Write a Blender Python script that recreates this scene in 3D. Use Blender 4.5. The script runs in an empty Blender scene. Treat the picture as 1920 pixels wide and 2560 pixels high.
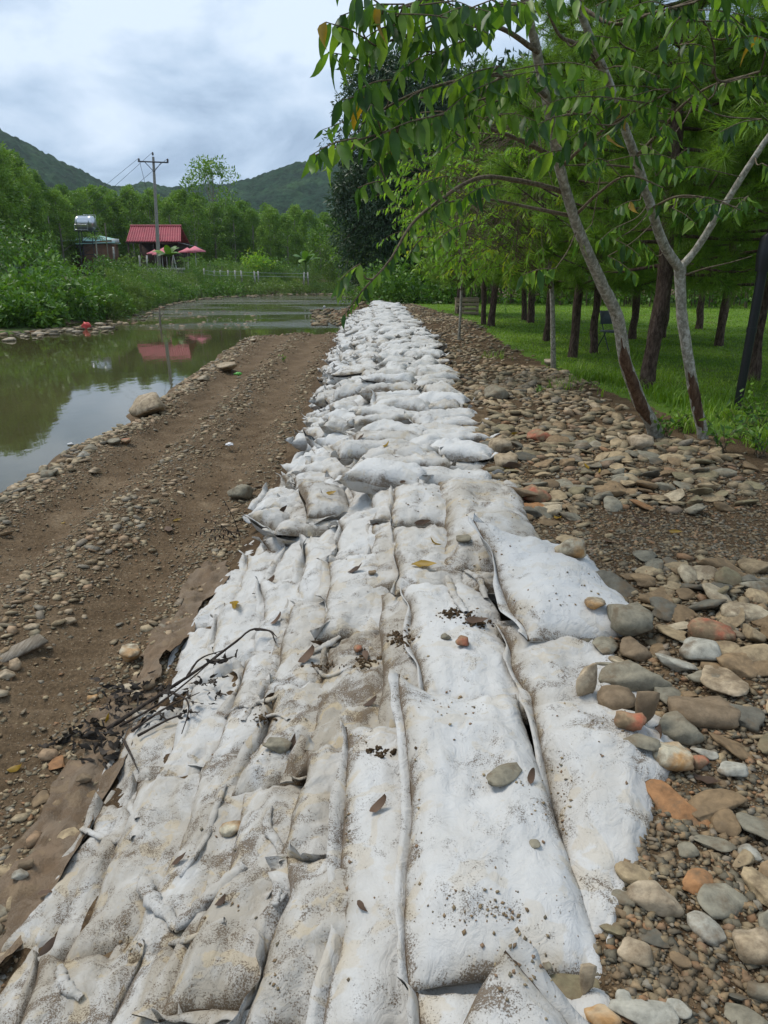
import bpy, bmesh, math, random
import numpy as np
from mathutils import Vector, Matrix, Euler

random.seed(7)
RNG = np.random.default_rng(11)
SC = bpy.context.scene
COL = SC.collection
PI = math.pi
R = math.radians

# ------------------------------------------------------------------ camera
F_PX, CX, CY, Y_HOR, HC = 1880.0, 960.0, 1280.0, 682.0, 1.65      # pixels of a 1920 x 2560 frame; eye height (m)
TH = math.atan((CY - Y_HOR) / F_PX)
CT, ST = math.cos(TH), math.sin(TH)
cam_d = bpy.data.cameras.new('camera')
cam = bpy.data.objects.new('camera', cam_d)
COL.objects.link(cam)
cam.location = (0, 0, HC)
cam.rotation_euler = (PI / 2 - TH, 0, 0)
cam_d.sensor_fit = 'VERTICAL'
cam_d.sensor_height = 24.0
cam_d.lens = 24.0 * F_PX / 2560.0
cam_d.clip_start = 0.05
cam_d.clip_end = 5000
SC.camera = cam

# ------------------------------------------------------------------ exposure
SC.view_settings.view_transform = 'Standard'
SC.view_settings.look = 'None'
SC.view_settings.gamma = 1
SC.view_settings.use_curve_mapping = False
SC.view_settings.exposure = 0.82

# ------------------------------------------------------------------ node helpers
def mk(nt, typ, **kw):
    n = nt.nodes.new(typ)
    for k, v in kw.items():
        setattr(n, k, v)
    return n

def put(nt, sock, v):
    if isinstance(v, bpy.types.NodeSocket):
        nt.links.new(v, sock)
    else:
        sock.default_value = v

def noise(nt, vec, scale, detail=4, rough=.55, dist=0.0):
    n = mk(nt, 'ShaderNodeTexNoise')
    if vec is not None:
        nt.links.new(vec, n.inputs['Vector'])
    n.inputs['Scale'].default_value = scale
    n.inputs['Detail'].default_value = detail
    n.inputs['Roughness'].default_value = rough
    n.inputs['Distortion'].default_value = dist
    return n.outputs['Fac']

def ramp(nt, fac, stops, interp='LINEAR'):
    n = mk(nt, 'ShaderNodeValToRGB')
    cr = n.color_ramp
    cr.interpolation = interp
    while len(cr.elements) < len(stops):
        cr.elements.new(.5)
    for e, (p, c) in zip(cr.elements, stops):
        e.position = p
        e.color = (c, c, c, 1) if isinstance(c, (int, float)) else (c[0], c[1], c[2], 1)
    nt.links.new(fac, n.inputs[0])
    return n.outputs[0]

def mixc(nt, fac, a, b, mode='MIX'):
    n = mk(nt, 'ShaderNodeMix', data_type='RGBA', blend_type=mode)
    put(nt, n.inputs[0], fac)
    for i, v in ((6, a), (7, b)):
        if isinstance(v, tuple):
            v = (v[0], v[1], v[2], 1)
        put(nt, n.inputs[i], v)
    return n.outputs[2]

def mth(nt, op, a, b=0.0, clamp=False):
    n = mk(nt, 'ShaderNodeMath', operation=op)
    n.use_clamp = clamp
    put(nt, n.inputs[0], a)
    put(nt, n.inputs[1], b)
    return n.outputs[0]

def vmul(nt, v, s):
    n = mk(nt, 'ShaderNodeVectorMath', operation='MULTIPLY')
    nt.links.new(v, n.inputs[0])
    n.inputs[1].default_value = s
    return n.outputs[0]

def bump(nt, h, strength, dist, normal=None):
    n = mk(nt, 'ShaderNodeBump')
    n.inputs['Strength'].default_value = strength
    n.inputs['Distance'].default_value = dist
    nt.links.new(h, n.inputs['Height'])
    if normal is not None:
        nt.links.new(normal, n.inputs['Normal'])
    return n.outputs[0]

def new_mat(name, col=(.5, .5, .5), rough=.8, spec=.3):
    m = bpy.data.materials.new(name)
    m.use_nodes = True
    nt = m.node_tree
    b = nt.nodes['Principled BSDF']
    b.inputs['Base Color'].default_value = (col[0], col[1], col[2], 1)
    b.inputs['Roughness'].default_value = rough
    b.inputs['Specular IOR Level'].default_value = spec
    return m, nt, b

def pos(nt):
    return mk(nt, 'ShaderNodeNewGeometry').outputs['Position']

# ------------------------------------------------------------------ world: overcast sky
SUN_EL, SUN_AZ = R(60), R(300)
W = bpy.data.worlds.new('World')
SC.world = W
W.use_nodes = True
nt = W.node_tree
bg = nt.nodes['Background']
sky = mk(nt, 'ShaderNodeTexSky', sky_type='NISHITA')
sky.sun_disc = False
sky.sun_elevation = SUN_EL
sky.sun_rotation = SUN_AZ
tc = mk(nt, 'ShaderNodeTexCoord')
sep = mk(nt, 'ShaderNodeSeparateXYZ')
nt.links.new(tc.outputs['Generated'], sep.inputs[0])
zz = mth(nt, 'ADD', mth(nt, 'MAXIMUM', sep.outputs[2], 0.0), .34)
cmb = mk(nt, 'ShaderNodeCombineXYZ')
nt.links.new(mth(nt, 'DIVIDE', sep.outputs[0], zz), cmb.inputs[0])
nt.links.new(mth(nt, 'DIVIDE', sep.outputs[1], zz), cmb.inputs[1])
cmb.inputs[2].default_value = 3.7
n1 = noise(nt, cmb.outputs[0], 2.3, 10, .56, .35)
n2 = noise(nt, cmb.outputs[0], .9, 4, .5, .3)
cl = mth(nt, 'ADD', mth(nt, 'MULTIPLY', n1, .6), mth(nt, 'MULTIPLY', n2, .4))
ccol = ramp(nt, cl, [(.41, (1.85, 2.5, 3.4)), (.47, (2.3, 3.05, 4.1)), (.52, (3.1, 3.95, 5.05)), (.61, (4.5, 5.25, 6.2))])
gap = ramp(nt, noise(nt, cmb.outputs[0], .7, 5, .5, .3), [(.56, 0.0), (.70, .45)])
wc = mixc(nt, gap, ccol, sky.outputs[0])
nt.links.new(wc, bg.inputs['Color'])
bg.inputs['Strength'].default_value = .10

sun_d = bpy.data.lights.new('sun', 'SUN')
sun_d.energy = 1.5
sun_d.angle = R(25)
sun_d.color = (1.0, .94, .84)
sun = bpy.data.objects.new('sun', sun_d)
COL.objects.link(sun)
sd = Vector((math.sin(SUN_AZ) * math.cos(SUN_EL), math.cos(SUN_AZ) * math.cos(SUN_EL), math.sin(SUN_EL)))
sun.rotation_euler = sd.to_track_quat('Z', 'Y').to_euler()
sun.location = (0, 0, 60)

# ------------------------------------------------------------------ survey helpers: picture point -> place
def ray(px, py):
    u = (px - CX) / F_PX
    v = -(py - CY) / F_PX
    return np.array((u, CT + v * ST, -ST + v * CT))

def P(px, py, z):
    d = ray(px, py)
    t = (z - HC) / d[2]
    return np.array((d[0] * t, d[1] * t, z))

def D(px, py, Y):
    d = ray(px, py)
    t = Y / d[1]
    return np.array((d[0] * t, Y, HC + d[2] * t))

# ------------------------------------------------------------------ numpy noise
def _hash(i, j, s):
    n = (i.astype(np.int64) * 374761393 + j.astype(np.int64) * 668265263 + s * 982451653) & 0x7fffffff
    n = ((n ^ (n >> 13)) * 1274126177) & 0x7fffffff
    n = (n ^ (n >> 16)) & 0xffff
    return n / 65535.0

def vn(x, y, s=0):
    x = np.asarray(x, float); y = np.asarray(y, float)
    i = np.floor(x); j = np.floor(y)
    fx = x - i; fy = y - j
    fx = fx * fx * fx * (fx * (fx * 6 - 15) + 10)
    fy = fy * fy * fy * (fy * (fy * 6 - 15) + 10)
    a = _hash(i, j, s); b = _hash(i + 1, j, s); c = _hash(i, j + 1, s); d = _hash(i + 1, j + 1, s)
    return (a + (b - a) * fx + (c - a) * fy + (a - b - c + d) * fx * fy) * 2 - 1

def fbm(x, y, s=0, o=4):
    t = 0; a = 1; n = 0
    for k in range(o):
        t = t + a * vn(x, y, s + k * 17); n += a
        x = np.asarray(x) * 2.03 + 5.1; y = np.asarray(y) * 2.03 + 1.7; a *= .5
    return t / n

def sst(a, b, x):
    t = np.clip((np.asarray(x, float) - a) / (b - a), 0, 1)
    return t * t * (3 - 2 * t)

# ------------------------------------------------------------------ mesh helpers
class MB:
    def __init__(self):
        self.V = []; self.F = {3: [], 4: []}; self.T = []; self.n = 0
    def add(self, v, f, tint=0.0):
        v = np.asarray(v, float).reshape(-1, 3)
        f = np.asarray(f, np.int64)
        if len(f):
            self.F[f.shape[1]].append(f + self.n)
        self.V.append(v)
        self.T.append(np.broadcast_to(np.asarray(tint, float), (len(v),)).copy())
        self.n += len(v)
        return self
    def mesh(self, name, mat, smooth=True, off=None):
        me = bpy.data.meshes.new(name)
        v = np.concatenate(self.V)
        if off is not None:
            v = v - np.asarray(off)
        me.vertices.add(len(v))
        me.vertices.foreach_set('co', v.astype(np.float32).ravel())
        li = []; ls = []; c = 0
        for k in (3, 4):
            for f in self.F[k]:
                li.append(f.ravel()); ls.append(c + np.arange(len(f)) * k); c += f.size
        li = np.concatenate(li); ls = np.concatenate(ls)
        me.loops.add(len(li)); me.loops.foreach_set('vertex_index', li.astype(np.int32))
        me.polygons.add(len(ls)); me.polygons.foreach_set('loop_start', ls.astype(np.int32))
        me.update(calc_edges=True)
        if smooth:
            me.polygons.foreach_set('use_smooth', np.ones(len(ls), bool))
        t = np.concatenate(self.T)
        if np.any(t != 0):
            at = me.attributes.new('tint', 'FLOAT', 'POINT')
            at.data.foreach_set('value', t.astype(np.float32))
        if mat is not None:
            me.materials.append(mat)
        return me
    def build(self, name, mat, parent=None, smooth=True, kind=None):
        off = parent_loc(parent)
        o = bpy.data.objects.new(name, self.mesh(name, mat, smooth, off))
        COL.objects.link(o)
        if parent is not None:
            o.parent = parent
        if kind:
            o['kind'] = kind
        return o

def parent_loc(p):
    if p is None:
        return None
    l = np.array(p.location)
    while p.parent is not None:
        p = p.parent
        l = l + np.array(p.location)
    return l

def thing(name, label, cat, loc=(0, 0, 0), group=None):
    o = bpy.data.objects.new(name, None)
    o.empty_display_size = .1
    COL.objects.link(o)
    o.location = [float(c) for c in loc]
    o['label'] = label; o['category'] = cat
    if group:
        o['group'] = group
    return o

def tag(o, label, cat, group=None):
    o['label'] = label; o['category'] = cat
    if group:
        o['group'] = group
    return o

def copy_thing(root, loc, rotz=0.0, scale=1.0, label=None):
    r = root.copy(); COL.objects.link(r)
    r.location = [float(c) for c in loc]; r.rotation_euler = (0, 0, rotz)
    r.scale = (scale, scale, scale) if isinstance(scale, (int, float)) else scale
    if label:
        r['label'] = label
    for ch in list(root.children):
        c = ch.copy(); COL.objects.link(c); c.parent = r
        for g in list(ch.children):
            d = g.copy(); COL.objects.link(d); d.parent = c
    return r

def grid_faces(nu, nv, flip=False):
    i = np.arange(nu - 1)[:, None] * nv + np.arange(nv - 1)[None, :]
    i = i.ravel()
    f = np.stack([i, i + nv, i + nv + 1, i + 1], 1)
    return f[:, ::-1] if flip else f

def smooth_path(pts, n):
    pts = np.asarray(pts, float)
    t = np.concatenate([[0], np.cumsum(np.linalg.norm(np.diff(pts[:, :3], axis=0), axis=1))])
    m = np.zeros_like(pts)
    for k in range(pts.shape[1]):
        m[:, k] = np.gradient(pts[:, k], t)
    s = np.linspace(0, t[-1], n)
    i = np.clip(np.searchsorted(t, s, side='right') - 1, 0, len(t) - 2)
    h = (t[i + 1] - t[i]); u = ((s - t[i]) / h)[:, None]; h = h[:, None]
    return ((2*u**3 - 3*u**2 + 1) * pts[i] + (u**3 - 2*u**2 + u) * h * m[i]
            + (-2*u**3 + 3*u**2) * pts[i + 1] + (u**3 - u**2) * h * m[i + 1])

def tube(pts, rad, seg=7, cap=True, rough=0.0, seed=0):
    pts = np.asarray(pts, float)[:, :3]
    n = len(pts)
    rad = np.broadcast_to(np.asarray(rad, float), (n,))
    tg = np.gradient(pts, axis=0)
    tg /= np.linalg.norm(tg, axis=1)[:, None] + 1e-9
    ref = np.array((0, 0, 1.0)) if abs(tg[n // 2, 2]) < .9 else np.array((1.0, 0, 0))
    a = np.cross(tg, ref); a /= np.linalg.norm(a, axis=1)[:, None] + 1e-9
    b = np.cross(tg, a)
    th = np.arange(seg) / seg * 2 * PI
    rr = rad[:, None] * np.ones(seg)[None, :]
    if rough:
        rr = rr * (1 + rough * fbm(np.cos(th)[None, :] * 2 + seed + np.zeros((n, 1)), np.arange(n)[:, None] * .7 + np.sin(th)[None, :] * 2, seed, 2))
    v = pts[:, None, :] + rr[..., None] * (np.cos(th)[None, :, None] * a[:, None, :] + np.sin(th)[None, :, None] * b[:, None, :])
    v = v.reshape(-1, 3)
    i = np.arange(n - 1)[:, None] * seg; j = np.arange(seg)[None, :]; j2 = (j + 1) % seg
    f = np.stack([i + j, i + j2, i + seg + j2, i + seg + j], -1).reshape(-1, 4)
    return v, f

def add_tube(mb, pts, rad, seg=7, tint=0.0, rough=0.0, seed=0, caps=True):
    v, f = tube(pts, rad, seg, rough=rough, seed=seed)
    base = mb.n
    mb.add(v, f, tint)
    if caps:
        n = len(v) // seg
        for k, s in ((0, 1), (n - 1, -1)):
            c = v[k * seg:(k + 1) * seg].mean(0)
            idx = np.arange(seg)
            ring = v[k * seg:(k + 1) * seg]
            fv = np.vstack([ring, c[None]])
            ff = np.stack([idx, (idx + 1) % seg, np.full(seg, seg)], 1)
            mb.add(fv, ff[:, ::s], tint)
    return mb

def box_arr(c, s, rz=0.0, rx=0.0, ry=0.0):
    v = np.array([(x, y, z) for x in (-.5, .5) for y in (-.5, .5) for z in (-.5, .5)]) * np.asarray(s)
    m = np.array(Euler((rx, ry, rz)).to_matrix())
    v = v @ m.T + np.asarray(c)
    f = np.array([(0, 1, 3, 2), (4, 6, 7, 5), (0, 4, 5, 1), (2, 3, 7, 6), (0, 2, 6, 4), (1, 5, 7, 3)])
    return v, f

def add_box(mb, c, s, rz=0.0, rx=0.0, ry=0.0, tint=0.0):
    v, f = box_arr(c, s, rz, rx, ry)
    return mb.add(v, f, tint)

def ico(sub):
    bm = bmesh.new()
    bmesh.ops.create_icosphere(bm, subdivisions=sub, radius=1)
    v = np.array([p.co[:] for p in bm.verts]); f = np.array([[q.index for q in p.verts] for p in bm.faces])
    bm.free()
    return v, f
ICO = {k: ico(k) for k in (1, 2, 3)}

def rot_mats(n, tilt=.4):
    """n random rotations: full yaw, limited tilt"""
    yaw = RNG.uniform(0, 2 * PI, n); tx = RNG.normal(0, tilt, n); ty = RNG.normal(0, tilt, n)
    out = np.zeros((n, 3, 3))
    cy, sy = np.cos(yaw), np.sin(yaw); cx, sx = np.cos(tx), np.sin(tx); c2, s2 = np.cos(ty), np.sin(ty)
    Rz = np.zeros((n, 3, 3)); Rz[:, 0, 0] = cy; Rz[:, 0, 1] = -sy; Rz[:, 1, 0] = sy; Rz[:, 1, 1] = cy; Rz[:, 2, 2] = 1
    Rx = np.zeros((n, 3, 3)); Rx[:, 0, 0] = 1; Rx[:, 1, 1] = cx; Rx[:, 1, 2] = -sx; Rx[:, 2, 1] = sx; Rx[:, 2, 2] = cx
    Ry = np.zeros((n, 3, 3)); Ry[:, 0, 0] = c2; Ry[:, 0, 2] = s2; Ry[:, 1, 1] = 1; Ry[:, 2, 0] = -s2; Ry[:, 2, 2] = c2
    return Rx @ Ry @ Rz

def inst(mb, v, f, mats, locs, tint):
    """many transformed copies of one small shape into a builder"""
    n = len(locs)
    if n == 0:
        return
    vv = np.einsum('nij,kj->nki', mats, v) + np.asarray(locs)[:, None, :]
    ff = (f[None] + (np.arange(n) * len(v))[:, None, None]).reshape(-1, f.shape[1])
    mb.add(vv.reshape(-1, 3), ff, np.repeat(np.broadcast_to(tint, (n,)), len(v)))

# ------------------------------------------------------------------ lie of the land
Z_WATER = -.95
def X_toe(Y):   return np.interp(Y, [0, 3, 9, 28, 42, 44], [-1.36, -1.34, -1.3, -1.95, -2.15, -1.2])
def X_right(Y): return np.interp(Y, [0, 1.5, 2.1, 2.6, 6, 14, 20, 28, 42], [.58, .60, .86, 1.0, 1.0, 1.2, 1.25, 1.05, .80])
def X_water(Y): return np.interp(Y, [0, 6, 8, 14, 22, 31, 34], [-3.95, -4.15, -4.25, -4.4, -4.75, -5.2, -5.3])
def X_left(Y):  return np.interp(Y, [0, 20, 33, 38, 41, 50, 64, 92, 130], [-19, -17.5, -17.3, -16.6, -17.2, -18.2, -20.6, -23, -24])
def Y_far(X):   return np.interp(X, [-60, -24, -15, -4, 5, 20, 60], [86, 91, 98, 105, 108, 112, 125])
def X_rbank(Y): return np.interp(Y, [40, 43, 46, 50, 60, 85, 130], [-2.2, -2.6, -4.2, -3.2, -2.6, -2.2, 3])
def X_lawn(Y):  return np.interp(Y, [0, 7.3, 8.3, 10.6, 13.7, 20, 28, 38, 46], [4.3, 3.75, 3.6, 3.35, 3.1, 2.95, 3.1, 2.2, 1.2])

def d_road(x, y):
    """distance-like: > 0 on the gravel road, < 0 in the water"""
    return np.minimum(x - X_water(y) + .25 * vn(y * .9, x * 0 + 3, 5), 31.6 - y + .5 * vn(x * .8, y * 0, 6) + (x + 3.5) * .15)

def wall_z(x, y):
    t = np.clip((x - X_toe(y)) / (.05 - X_toe(y)), 0, 1)
    return -.73 + t * .53

def H(x, y):
    x = np.asarray(x, float); y = np.asarray(y, float)
    # river side
    dr = d_road(x, y)
    z = -1.6 + sst(-2.2, .42, dr) * .84
    road = sst(0, .6, dr)
    z = z + road * (.05 * fbm(x * .9, y * .5, 9, 3) + .012 * fbm(x * 6, y * 6, 2, 3))
    tw = X_toe(y)
    for c in (-.72, -2.05):
        xc = x - (tw + c)
        band = np.exp(-(xc / .27) ** 4) * road
        z = z - band * (.055 + .017 * np.sin(y * 2 * PI / .155 + .6 * vn(x * 3, y * 2, 3) + xc * .6))
    z = z + road * .045 * np.exp(-((x - tw + 1.4) / .25) ** 2) + .03 * road * np.exp(-((x - tw) / .35) ** 2)
    z = z + road * .05 * np.exp(-((dr - .45) / .35) ** 2)
    # far bank
    db = np.maximum(X_left(y) - x, y - Y_far(x)) + .7 * fbm(x * .35, y * .35, 31, 3)
    zb = -1.6 + sst(-3, .2, db) * .72 + sst(.8, 9, db) * 2.15 + .15 * fbm(x * .3, y * .3, 4)
    z = np.where(db > -3, np.maximum(z, zb), z)
    # right-hand side
    edge = np.where(y < 42.5, X_toe(y), X_rbank(y))
    right = x > edge
    zr = .0 + .05 * fbm(x * .6, y * .6, 12, 3) + .015 * fbm(x * 5, y * 5, 13, 3) - .05 * sst(0, 1.5, x - X_lawn(y))
    zr = zr + .10 * np.exp(-((x - 1.7) / .5) ** 2 - ((y - 3.6) / 1.1) ** 2) - .05 * np.exp(-((x - 2.2) / .9) ** 2 - ((y - 5.0) / .7) ** 2)
    xr = X_right(y)
    core = wall_z(x, y)
    k = sst(-.22, .1, x - xr + .1)
    zw = core * (1 - k) + zr * k
    zout = -1.6 + (zr + 1.6) * sst(-.5, 3.2, x - X_rbank(y))
    ks = sst(41.5, 43.5, y)
    zR = zw * (1 - ks) + zout * ks
    out = np.where(right, zR, z)
    # the toe of the wall meets the road without a cliff
    return out

def Hs(x, y):
    return float(H(np.array([x]), np.array([y]))[0])

# ------------------------------------------------------------------ materials
MAT = {}
def soil_nodes(nt, p, cols, sc=1.0):
    a = noise(nt, p, 2.2 * sc, 6, .6)
    b = noise(nt, p, 38 * sc, 5, .7)
    c1 = ramp(nt, a, [(.3, cols[0]), (.55, cols[1]), (.75, cols[2])])
    c2 = ramp(nt, b, [(.35, .62), (.55, 1.0), (.7, 1.35)])
    return mixc(nt, 1.0, c1, c2, 'MULTIPLY'), b

def m_soil(name, cols, grain=True, mossy=None):
    m, nt, b = new_mat(name, rough=.95, spec=.15)
    p = pos(nt)
    col, fine = soil_nodes(nt, p, cols)
    if grain:
        v = mk(nt, 'ShaderNodeTexVoronoi'); nt.links.new(p, v.inputs['Vector']); v.inputs['Scale'].default_value = 85
        g = ramp(nt, v.outputs['Distance'], [(.12, 1.0), (.30, 0.0)])
        keep = ramp(nt, noise(nt, p, 60, 1), [(.52, 0.0), (.56, 1.0)])
        vc = ramp(nt, mk_sep(nt, v.outputs['Color']), [(0, (.2, .14, .08)), (.5, (.36, .28, .18)), (1, (.44, .40, .33))])
        col = mixc(nt, mth(nt, 'MULTIPLY', g, keep), col, vc)
    if mossy:
        gm = ramp(nt, noise(nt, p, mossy[0], 5, .6), [(.42, 0.0), (.6, 1.0)])
        col = mixc(nt, gm, col, mossy[1])
    nt.links.new(col, b.inputs['Base Color'])
    n1 = bump(nt, fine, 1.0, .02)
    n2 = bump(nt, noise(nt, p, 11, 6, .65), .6, .05, n1)
    nt.links.new(n2, b.inputs['Normal'])
    return m

def mk_sep(nt, c):
    s = mk(nt, 'ShaderNodeSeparateColor'); nt.links.new(c, s.inputs[0]); return s.outputs[0]

MAT['road'] = m_soil('wet_gravel_soil', [(.105, .069, .038), (.16, .109, .063), (.235, .17, .105)])
MAT['dirt'] = m_soil('brown_dirt', [(.050, .031, .017), (.12, .078, .042), (.24, .17, .10)])
MAT['bed'] = m_soil('river_bed', [(.09, .07, .04), (.13, .10, .06), (.17, .13, .08)])
MAT['bank'] = m_soil('bank_soil', [(.09, .065, .04), (.13, .10, .06), (.18, .14, .09)], False, (.25, (.07, .12, .025)))

m, nt, b = new_mat('lawn_turf', rough=.9, spec=.2)
p = pos(nt)
c = ramp(nt, noise(nt, p, .7, 5, .6), [(.3, (.085, .15, .016)), (.5, (.13, .23, .024)), (.7, (.18, .29, .04))])
c = mixc(nt, ramp(nt, noise(nt, p, 40, 3, .7), [(.4, 0.0), (.62, .7)]), c, (.035, .075, .014))
c = mixc(nt, ramp(nt, noise(nt, p, .45, 4, .6), [(.58, 0.0), (.72, .8)]), c, (.12, .095, .05))
nt.links.new(c, b.inputs['Base Color'])
nt.links.new(bump(nt, noise(nt, p, 30, 4, .7), .8, .05), b.inputs['Normal'])
MAT['lawn'] = m

# water
m, nt, b = new_mat('river_water', (.050, .047, .022), .03, .5)
b.inputs['IOR'].default_value = 1.33
p = pos(nt)
sp = mk(nt, 'ShaderNodeSeparateXYZ'); nt.links.new(p, sp.inputs[0])
calm = noise(nt, vmul(nt, p, (1.0, .55, 1)), 2.6, 3, .5)
chop = noise(nt, vmul(nt, p, (1.0, .7, 1)), 5.5, 4, .6, .6)
patch = noise(nt, vmul(nt, p, (.6, 1.6, 1)), .11, 3, .5)
yn = mth(nt, 'ADD', mth(nt, 'DIVIDE', sp.outputs[1], 120.0), mth(nt, 'MULTIPLY', mth(nt, 'SUBTRACT', noise(nt, vmul(nt, p, (.5, 1, 1)), .16, 4), .5), .22))
rif = mth(nt, 'MULTIPLY', ramp(nt, yn, [(.27, 0.0), (.60, 1.0), (.70, 1.0), (.84, .15)]),
          ramp(nt, patch, [(.38, .0), (.58, 1.0)]))
rif = mth(nt, 'POWER', rif, 1.6)
nt.links.new(mth(nt, 'ADD', mth(nt, 'MULTIPLY', rif, .2), .03), b.inputs['Roughness'])
h = mth(nt, 'ADD', mth(nt, 'MULTIPLY', calm, .03), mth(nt, 'MULTIPLY', mth(nt, 'MULTIPLY', chop, rif), 5.0))
nt.links.new(bump(nt, h, .6, .12), b.inputs['Normal'])
nt.links.new(ramp(nt, noise(nt, p, .15, 3), [(.35, (.052, .048, .020)), (.65, (.082, .072, .032))]), b.inputs['Base Color'])
MAT['water'] = m

# stones
STONE_RAMP = [(0, (.12, .105, .075)), (.14, (.22, .185, .12)), (.3, (.33, .255, .15)), (.45, (.21, .16, .095)), (.6, (.37, .29, .18)),
              (.74, (.25, .17, .092)), (.84, (.22, .195, .15)), (.93, (.27, .145, .07)), (1, (.42, .345, .235))]
def m_stone(name, source, fixed=None):
    m, nt, b = new_mat(name, rough=.75, spec=.25)
    tcn = mk(nt, 'ShaderNodeTexCoord')
    p = pos(nt)
    if fixed:
        base = None
    elif source == 'object':
        base = mk(nt, 'ShaderNodeObjectInfo').outputs['Color']
    else:
        a = mk(nt, 'ShaderNodeAttribute', attribute_name='tint')
        base = ramp(nt, a.outputs['Fac'], STONE_RAMP)
    if fixed:
        base = ramp(nt, noise(nt, p, fixed[2], 4, .6, .5), [(.4, fixed[0]), (.6, fixed[1])])
    n = noise(nt, p, 24, 6, .65, .3)
    c = mixc(nt, 1.0, base, ramp(nt, n, [(.3, .6), (.5, 1.0), (.72, 1.35)]), 'MULTIPLY')
    mud = ramp(nt, noise(nt, p, 9, 6, .7), [(.48, 0.0), (.64, .8)])
    c = mixc(nt, mud, c, (.15, .105, .062))
    nt.links.new(c, b.inputs['Base Color'])
    nt.links.new(bump(nt, noise(nt, p, 60, 5, .6), .35, .01), b.inputs['Normal'])
    return m
MAT['stone'] = m_stone('river_stone', 'object')
MAT['pebble'] = m_stone('pebble_mix', 'tint')
MAT['ochre'] = m_stone('ochre_boulder', '', ((.42, .24, .10), (.46, .41, .30), 7))
MAT['tanrock'] = m_stone('tan_boulder', '', ((.34, .26, .165), (.40, .32, .22), 3))
MAT['redstone'] = m_stone('red_stone', '', ((.33, .11, .06), (.30, .21, .12), 9))
MAT['paleslab'] = m_stone('pale_slab', '', ((.40, .33, .23), (.33, .28, .21), 1.5))

# sandbag cloth
def m_bag(name, base=(.575, .57, .555), brown=False):
    m, nt, b = new_mat(name, rough=.85, spec=.2)
    p = pos(nt)
    oi = mk(nt, 'ShaderNodeObjectInfo')
    s = mk(nt, 'ShaderNodeSeparateColor'); nt.links.new(oi.outputs['Color'], s.inputs[0])
    dirt = s.outputs[0]
    seam = mk(nt, 'ShaderNodeAttribute', attribute_name='tint').outputs['Fac']
    sd_ = mth(nt, 'ADD', dirt, mth(nt, 'MULTIPLY', seam, .42))
    film = mth(nt, 'MULTIPLY', ramp(nt, noise(nt, vmul(nt, p, (1.5, .75, 1.2)), 3.1, 8, .66, .6), [(.26, 0.0), (.58, 1.0)]), mth(nt, 'MULTIPLY', sd_, 1.35), True)
    c = mixc(nt, film, base, (.35, .31, .25))
    st = mth(nt, 'MULTIPLY', ramp(nt, noise(nt, p, 8.5, 3, .5, .6), [(.57, 0.0), (.61, .55)]), mth(nt, 'ADD', sd_, .18), True)
    c = mixc(nt, st, c, (.46, .36, .215))
    blot = mth(nt, 'MULTIPLY', ramp(nt, noise(nt, p, 30, 2, .5), [(.66, 0.0), (.70, .5)]), ramp(nt, noise(nt, p, 2.3, 2), [(.45, 0.0), (.6, 1.0)]))
    c = mixc(nt, blot, c, (.40, .35, .27))
    gate = noise(nt, p, 6.5, 8, .7, .6)
    g2 = mth(nt, 'ADD', mth(nt, 'ADD', mth(nt, 'MULTIPLY', gate, 1.0), mth(nt, 'MULTIPLY', sd_, .16)), mth(nt, 'MULTIPLY', mth(nt, 'POWER', seam, 3.0), .12))
    sp_ = noise(nt, p, 210, 5, .72)
    sp2 = mth(nt, 'ADD', sp_, mth(nt, 'MULTIPLY', mth(nt, 'SUBTRACT', g2, .62), 1.1))
    spk = ramp(nt, sp2, [(.55, 0.0), (.62, .85)])
    c = mixc(nt, spk, c, (.12, .08, .046))
    if brown:
        c = mixc(nt, .8, c, mixc(nt, film, base, (.15, .10, .06)))
    nt.links.new(c, b.inputs['Base Color'])
    n1 = bump(nt, noise(nt, p, 420, 2, .6), .25, .003)
    n2 = bump(nt, noise(nt, vmul(nt, p, (1, .75, 1.2)), 15, 6, .56, 1.3), .5, .028, n1)
    n3 = bump(nt, spk, .5, .006, n2)
    nt.links.new(n3, b.inputs['Normal'])
    return m
MAT['bag'] = m_bag('white_geotextile')
MAT['brownbag'] = m_bag('brown_burlap', (.21, .14, .085), True)
MAT['thread'] = new_mat('dirty_thread', (.075, .05, .03), .95)[0]

def m_leaf(name, cols, trans=.35, rough=.45, rnd=True, spec=.4):
    m, nt, b = new_mat(name, rough=rough, spec=spec)
    a = mk(nt, 'ShaderNodeAttribute', attribute_name='tint').outputs['Fac']
    if rnd:
        a = mth(nt, 'FRACT', mth(nt, 'ADD', a, mth(nt, 'MULTIPLY', mk(nt, 'ShaderNodeObjectInfo').outputs['Random'], .3)))
    k = len(cols) - 1
    c = ramp(nt, a, [(i / k, col) for i, col in enumerate(cols)])
    n = noise(nt, pos(nt), 14, 3)
    c = mixc(nt, 1.0, c, ramp(nt, n, [(.3, .75), (.7, 1.25)]), 'MULTIPLY')
    nt.links.new(c, b.inputs['Base Color'])
    tr = mk(nt, 'ShaderNodeBsdfTranslucent')
    nt.links.new(mixc(nt, 1.0, c, (1.3, 1.35, .6), 'MULTIPLY'), tr.inputs['Color'])
    mx = mk(nt, 'ShaderNodeMixShader'); mx.inputs[0].default_value = trans
    nt.links.new(b.outputs[0], mx.inputs[1]); nt.links.new(tr.outputs[0], mx.inputs[2])
    nt.links.new(mx.outputs[0], nt.nodes['Material Output'].inputs['Surface'])
    return m
MAT['leaf'] = m_leaf('broad_leaf', [(.026, .068, .018), (.05, .12, .021), (.12, .23, .03), (.22, .34, .045)], .48)
MAT['leafy'] = m_leaf('yellow_leaf', [(.30, .19, .02), (.38, .22, .02)], .4, rnd=False)
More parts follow.
